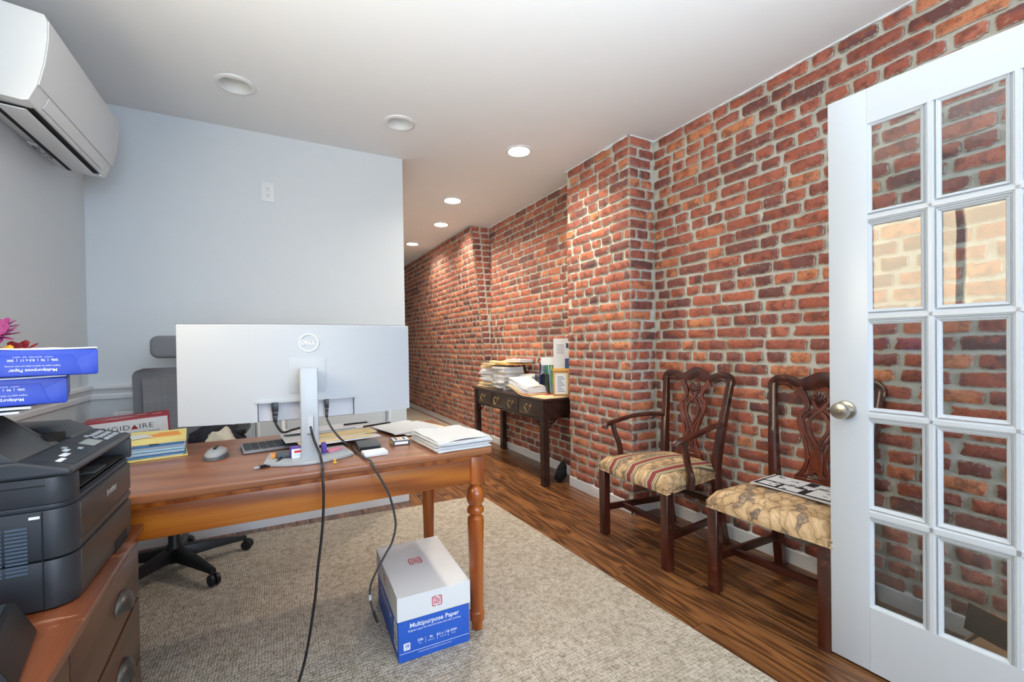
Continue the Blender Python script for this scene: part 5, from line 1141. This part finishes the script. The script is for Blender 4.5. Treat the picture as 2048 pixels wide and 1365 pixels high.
a = thing('receipt', 'small folded white receipt clipped in front of the tall card', 'paper', (2.095, 3.205, TZ+.29), -.45); bm = bm_new(); slab(bm, .13, .07, .001, 0, 0, 1, 4, 4); bmesh.ops.transform(bm, matrix=Matrix.Rotation(1.25, 4, 'X'), verts=bm.verts); fin('sheet', bm, M['paper'], a)
box('clip_stem', (-.003, .005, -.277), (.003, .009, -.02), M['metal'], a, .0005)
a = upright('pen_cup_holder', 'blue plastic holder at the back corner of console by the chimney', 2.185, 3.02, .06, .30, .05, M['navy'], 0, 0, 'holder', TZ+.0145)
bm = bm_new(); tube(bm, [(-.02, -.03, .1), (-.025, -.032, .25)], .004, 6); fin('white_pen', bm, M['lblue'], a)
fr_ = thing('framed_sign', 'small wooden-framed notice standing on the near end of console', 'picture frame', (2.075, 2.99, TZ+.0098), -.55)
Rt = Matrix.Rotation(-.06, 4, 'X')
bm = bm_new()
for a_, b_ in (((-.068, -.006, 0), (-.055, .006, .205)), ((.055, -.006, 0), (.068, .006, .205)), ((-.055, -.006, 0), (.055, .006, .014)), ((-.055, -.006, .191), (.055, .006, .205))): abox(bm, a_, b_, Rt)
fin('frame', bm, M['carton'], fr_, .001, 1); bm = bm_new(); abox(bm, (-.056, -.003, .013), (.056, .003, .192), Rt); fin('mount_board', bm, M['manila'], fr_); bm = bm_new(); abox(bm, (-.042, -.0042, .02), (.042, -.003, .18), Rt); fin('notice_sheet', bm, M['paper'], fr_)
for k in range(8): bm = bm_new(); abox(bm, (-.03, -.0050, .035+.017*k), (.03-.012*(k % 3), -.0042, .040+.017*k), Rt); fin('text_line', bm, M['ink'], fr_)
bm = bm_new(); abox(bm, (-.068, -.007, .205), (.068, .007, .226), Rt); fin('gold_header', bm, M['gold'], fr_)
# black cloth by the chimney corner
bm = bm_new(); bmesh.ops.create_icosphere(bm, subdivisions=4, radius=1)
for vv in bm.verts:
    q = vv.co; h_ = (q.z+1)/2; sx = (.030+.03*(1-h_))*(1+.3*noise.noise(q*3)); vv.co = Vector((2.075+q.x*sx-.02*(1-h_), 2.985+q.y*(.055*(1-h_)+.012)*(1+.35*noise.noise(q*2.6+Vector((4, 0, 0))))-.03*h_+.02, .002+h_*.185))
tag(fin('folded_bag', bm, M['clothblack'], smooth=60), 'black folded cloth bag on the floor by the chimney corner', 'bag')

# ================================================================== BEHIND THE DOOR
cbx = thing('cardboard_box', 'open brown cardboard box on the floor behind the glass door', 'cardboard box', (2.10, .40, 0), math.radians(-4))
bm = bm_new()
for a_, b_ in (((-.17, -.17, .001), (.17, .17, .005)), ((-.17, -.17, .004), (-.166, .17, .125)), ((.166, -.17, .004), (.17, .17, .125)), ((-.166, -.17, .004), (.166, -.166, .125)), ((-.166, .166, .004), (.166, .17, .125))): abox(bm, a_, b_)
fin('box_walls', bm, M['carton'], cbx, .001, 1)
for k in range(3): box('folded_board', (-.16, -.16+.105*k, .118+.004*k), (.16, -.06+.105*k, .124+.004*k), M['carton'], cbx, .002)
bm = bm_new(); abox(bm, (0, 0, 0), (.004, .30, .14), Matrix.Translation((-.10, -.14, .125)) @ Matrix.Rotation(-.5, 4, 'Y') @ Matrix.Rotation(.25, 4, 'X')); fin('flap', bm, M['carton_d'], cbx, .001, 1)
o = box('black_case', (2.09, .235, .1345), (2.24, .345, .29), M['clothblack'], bev=.012, seg=3); tag(o, 'black case resting on the cardboard box behind the door', 'case')
o = box('floor_mat', (1.83, .15, .0006), (2.28, .80, .006), M['mat'], bev=.002); tag(o, 'dark floor mat between the glass door and brick wall', 'mat')
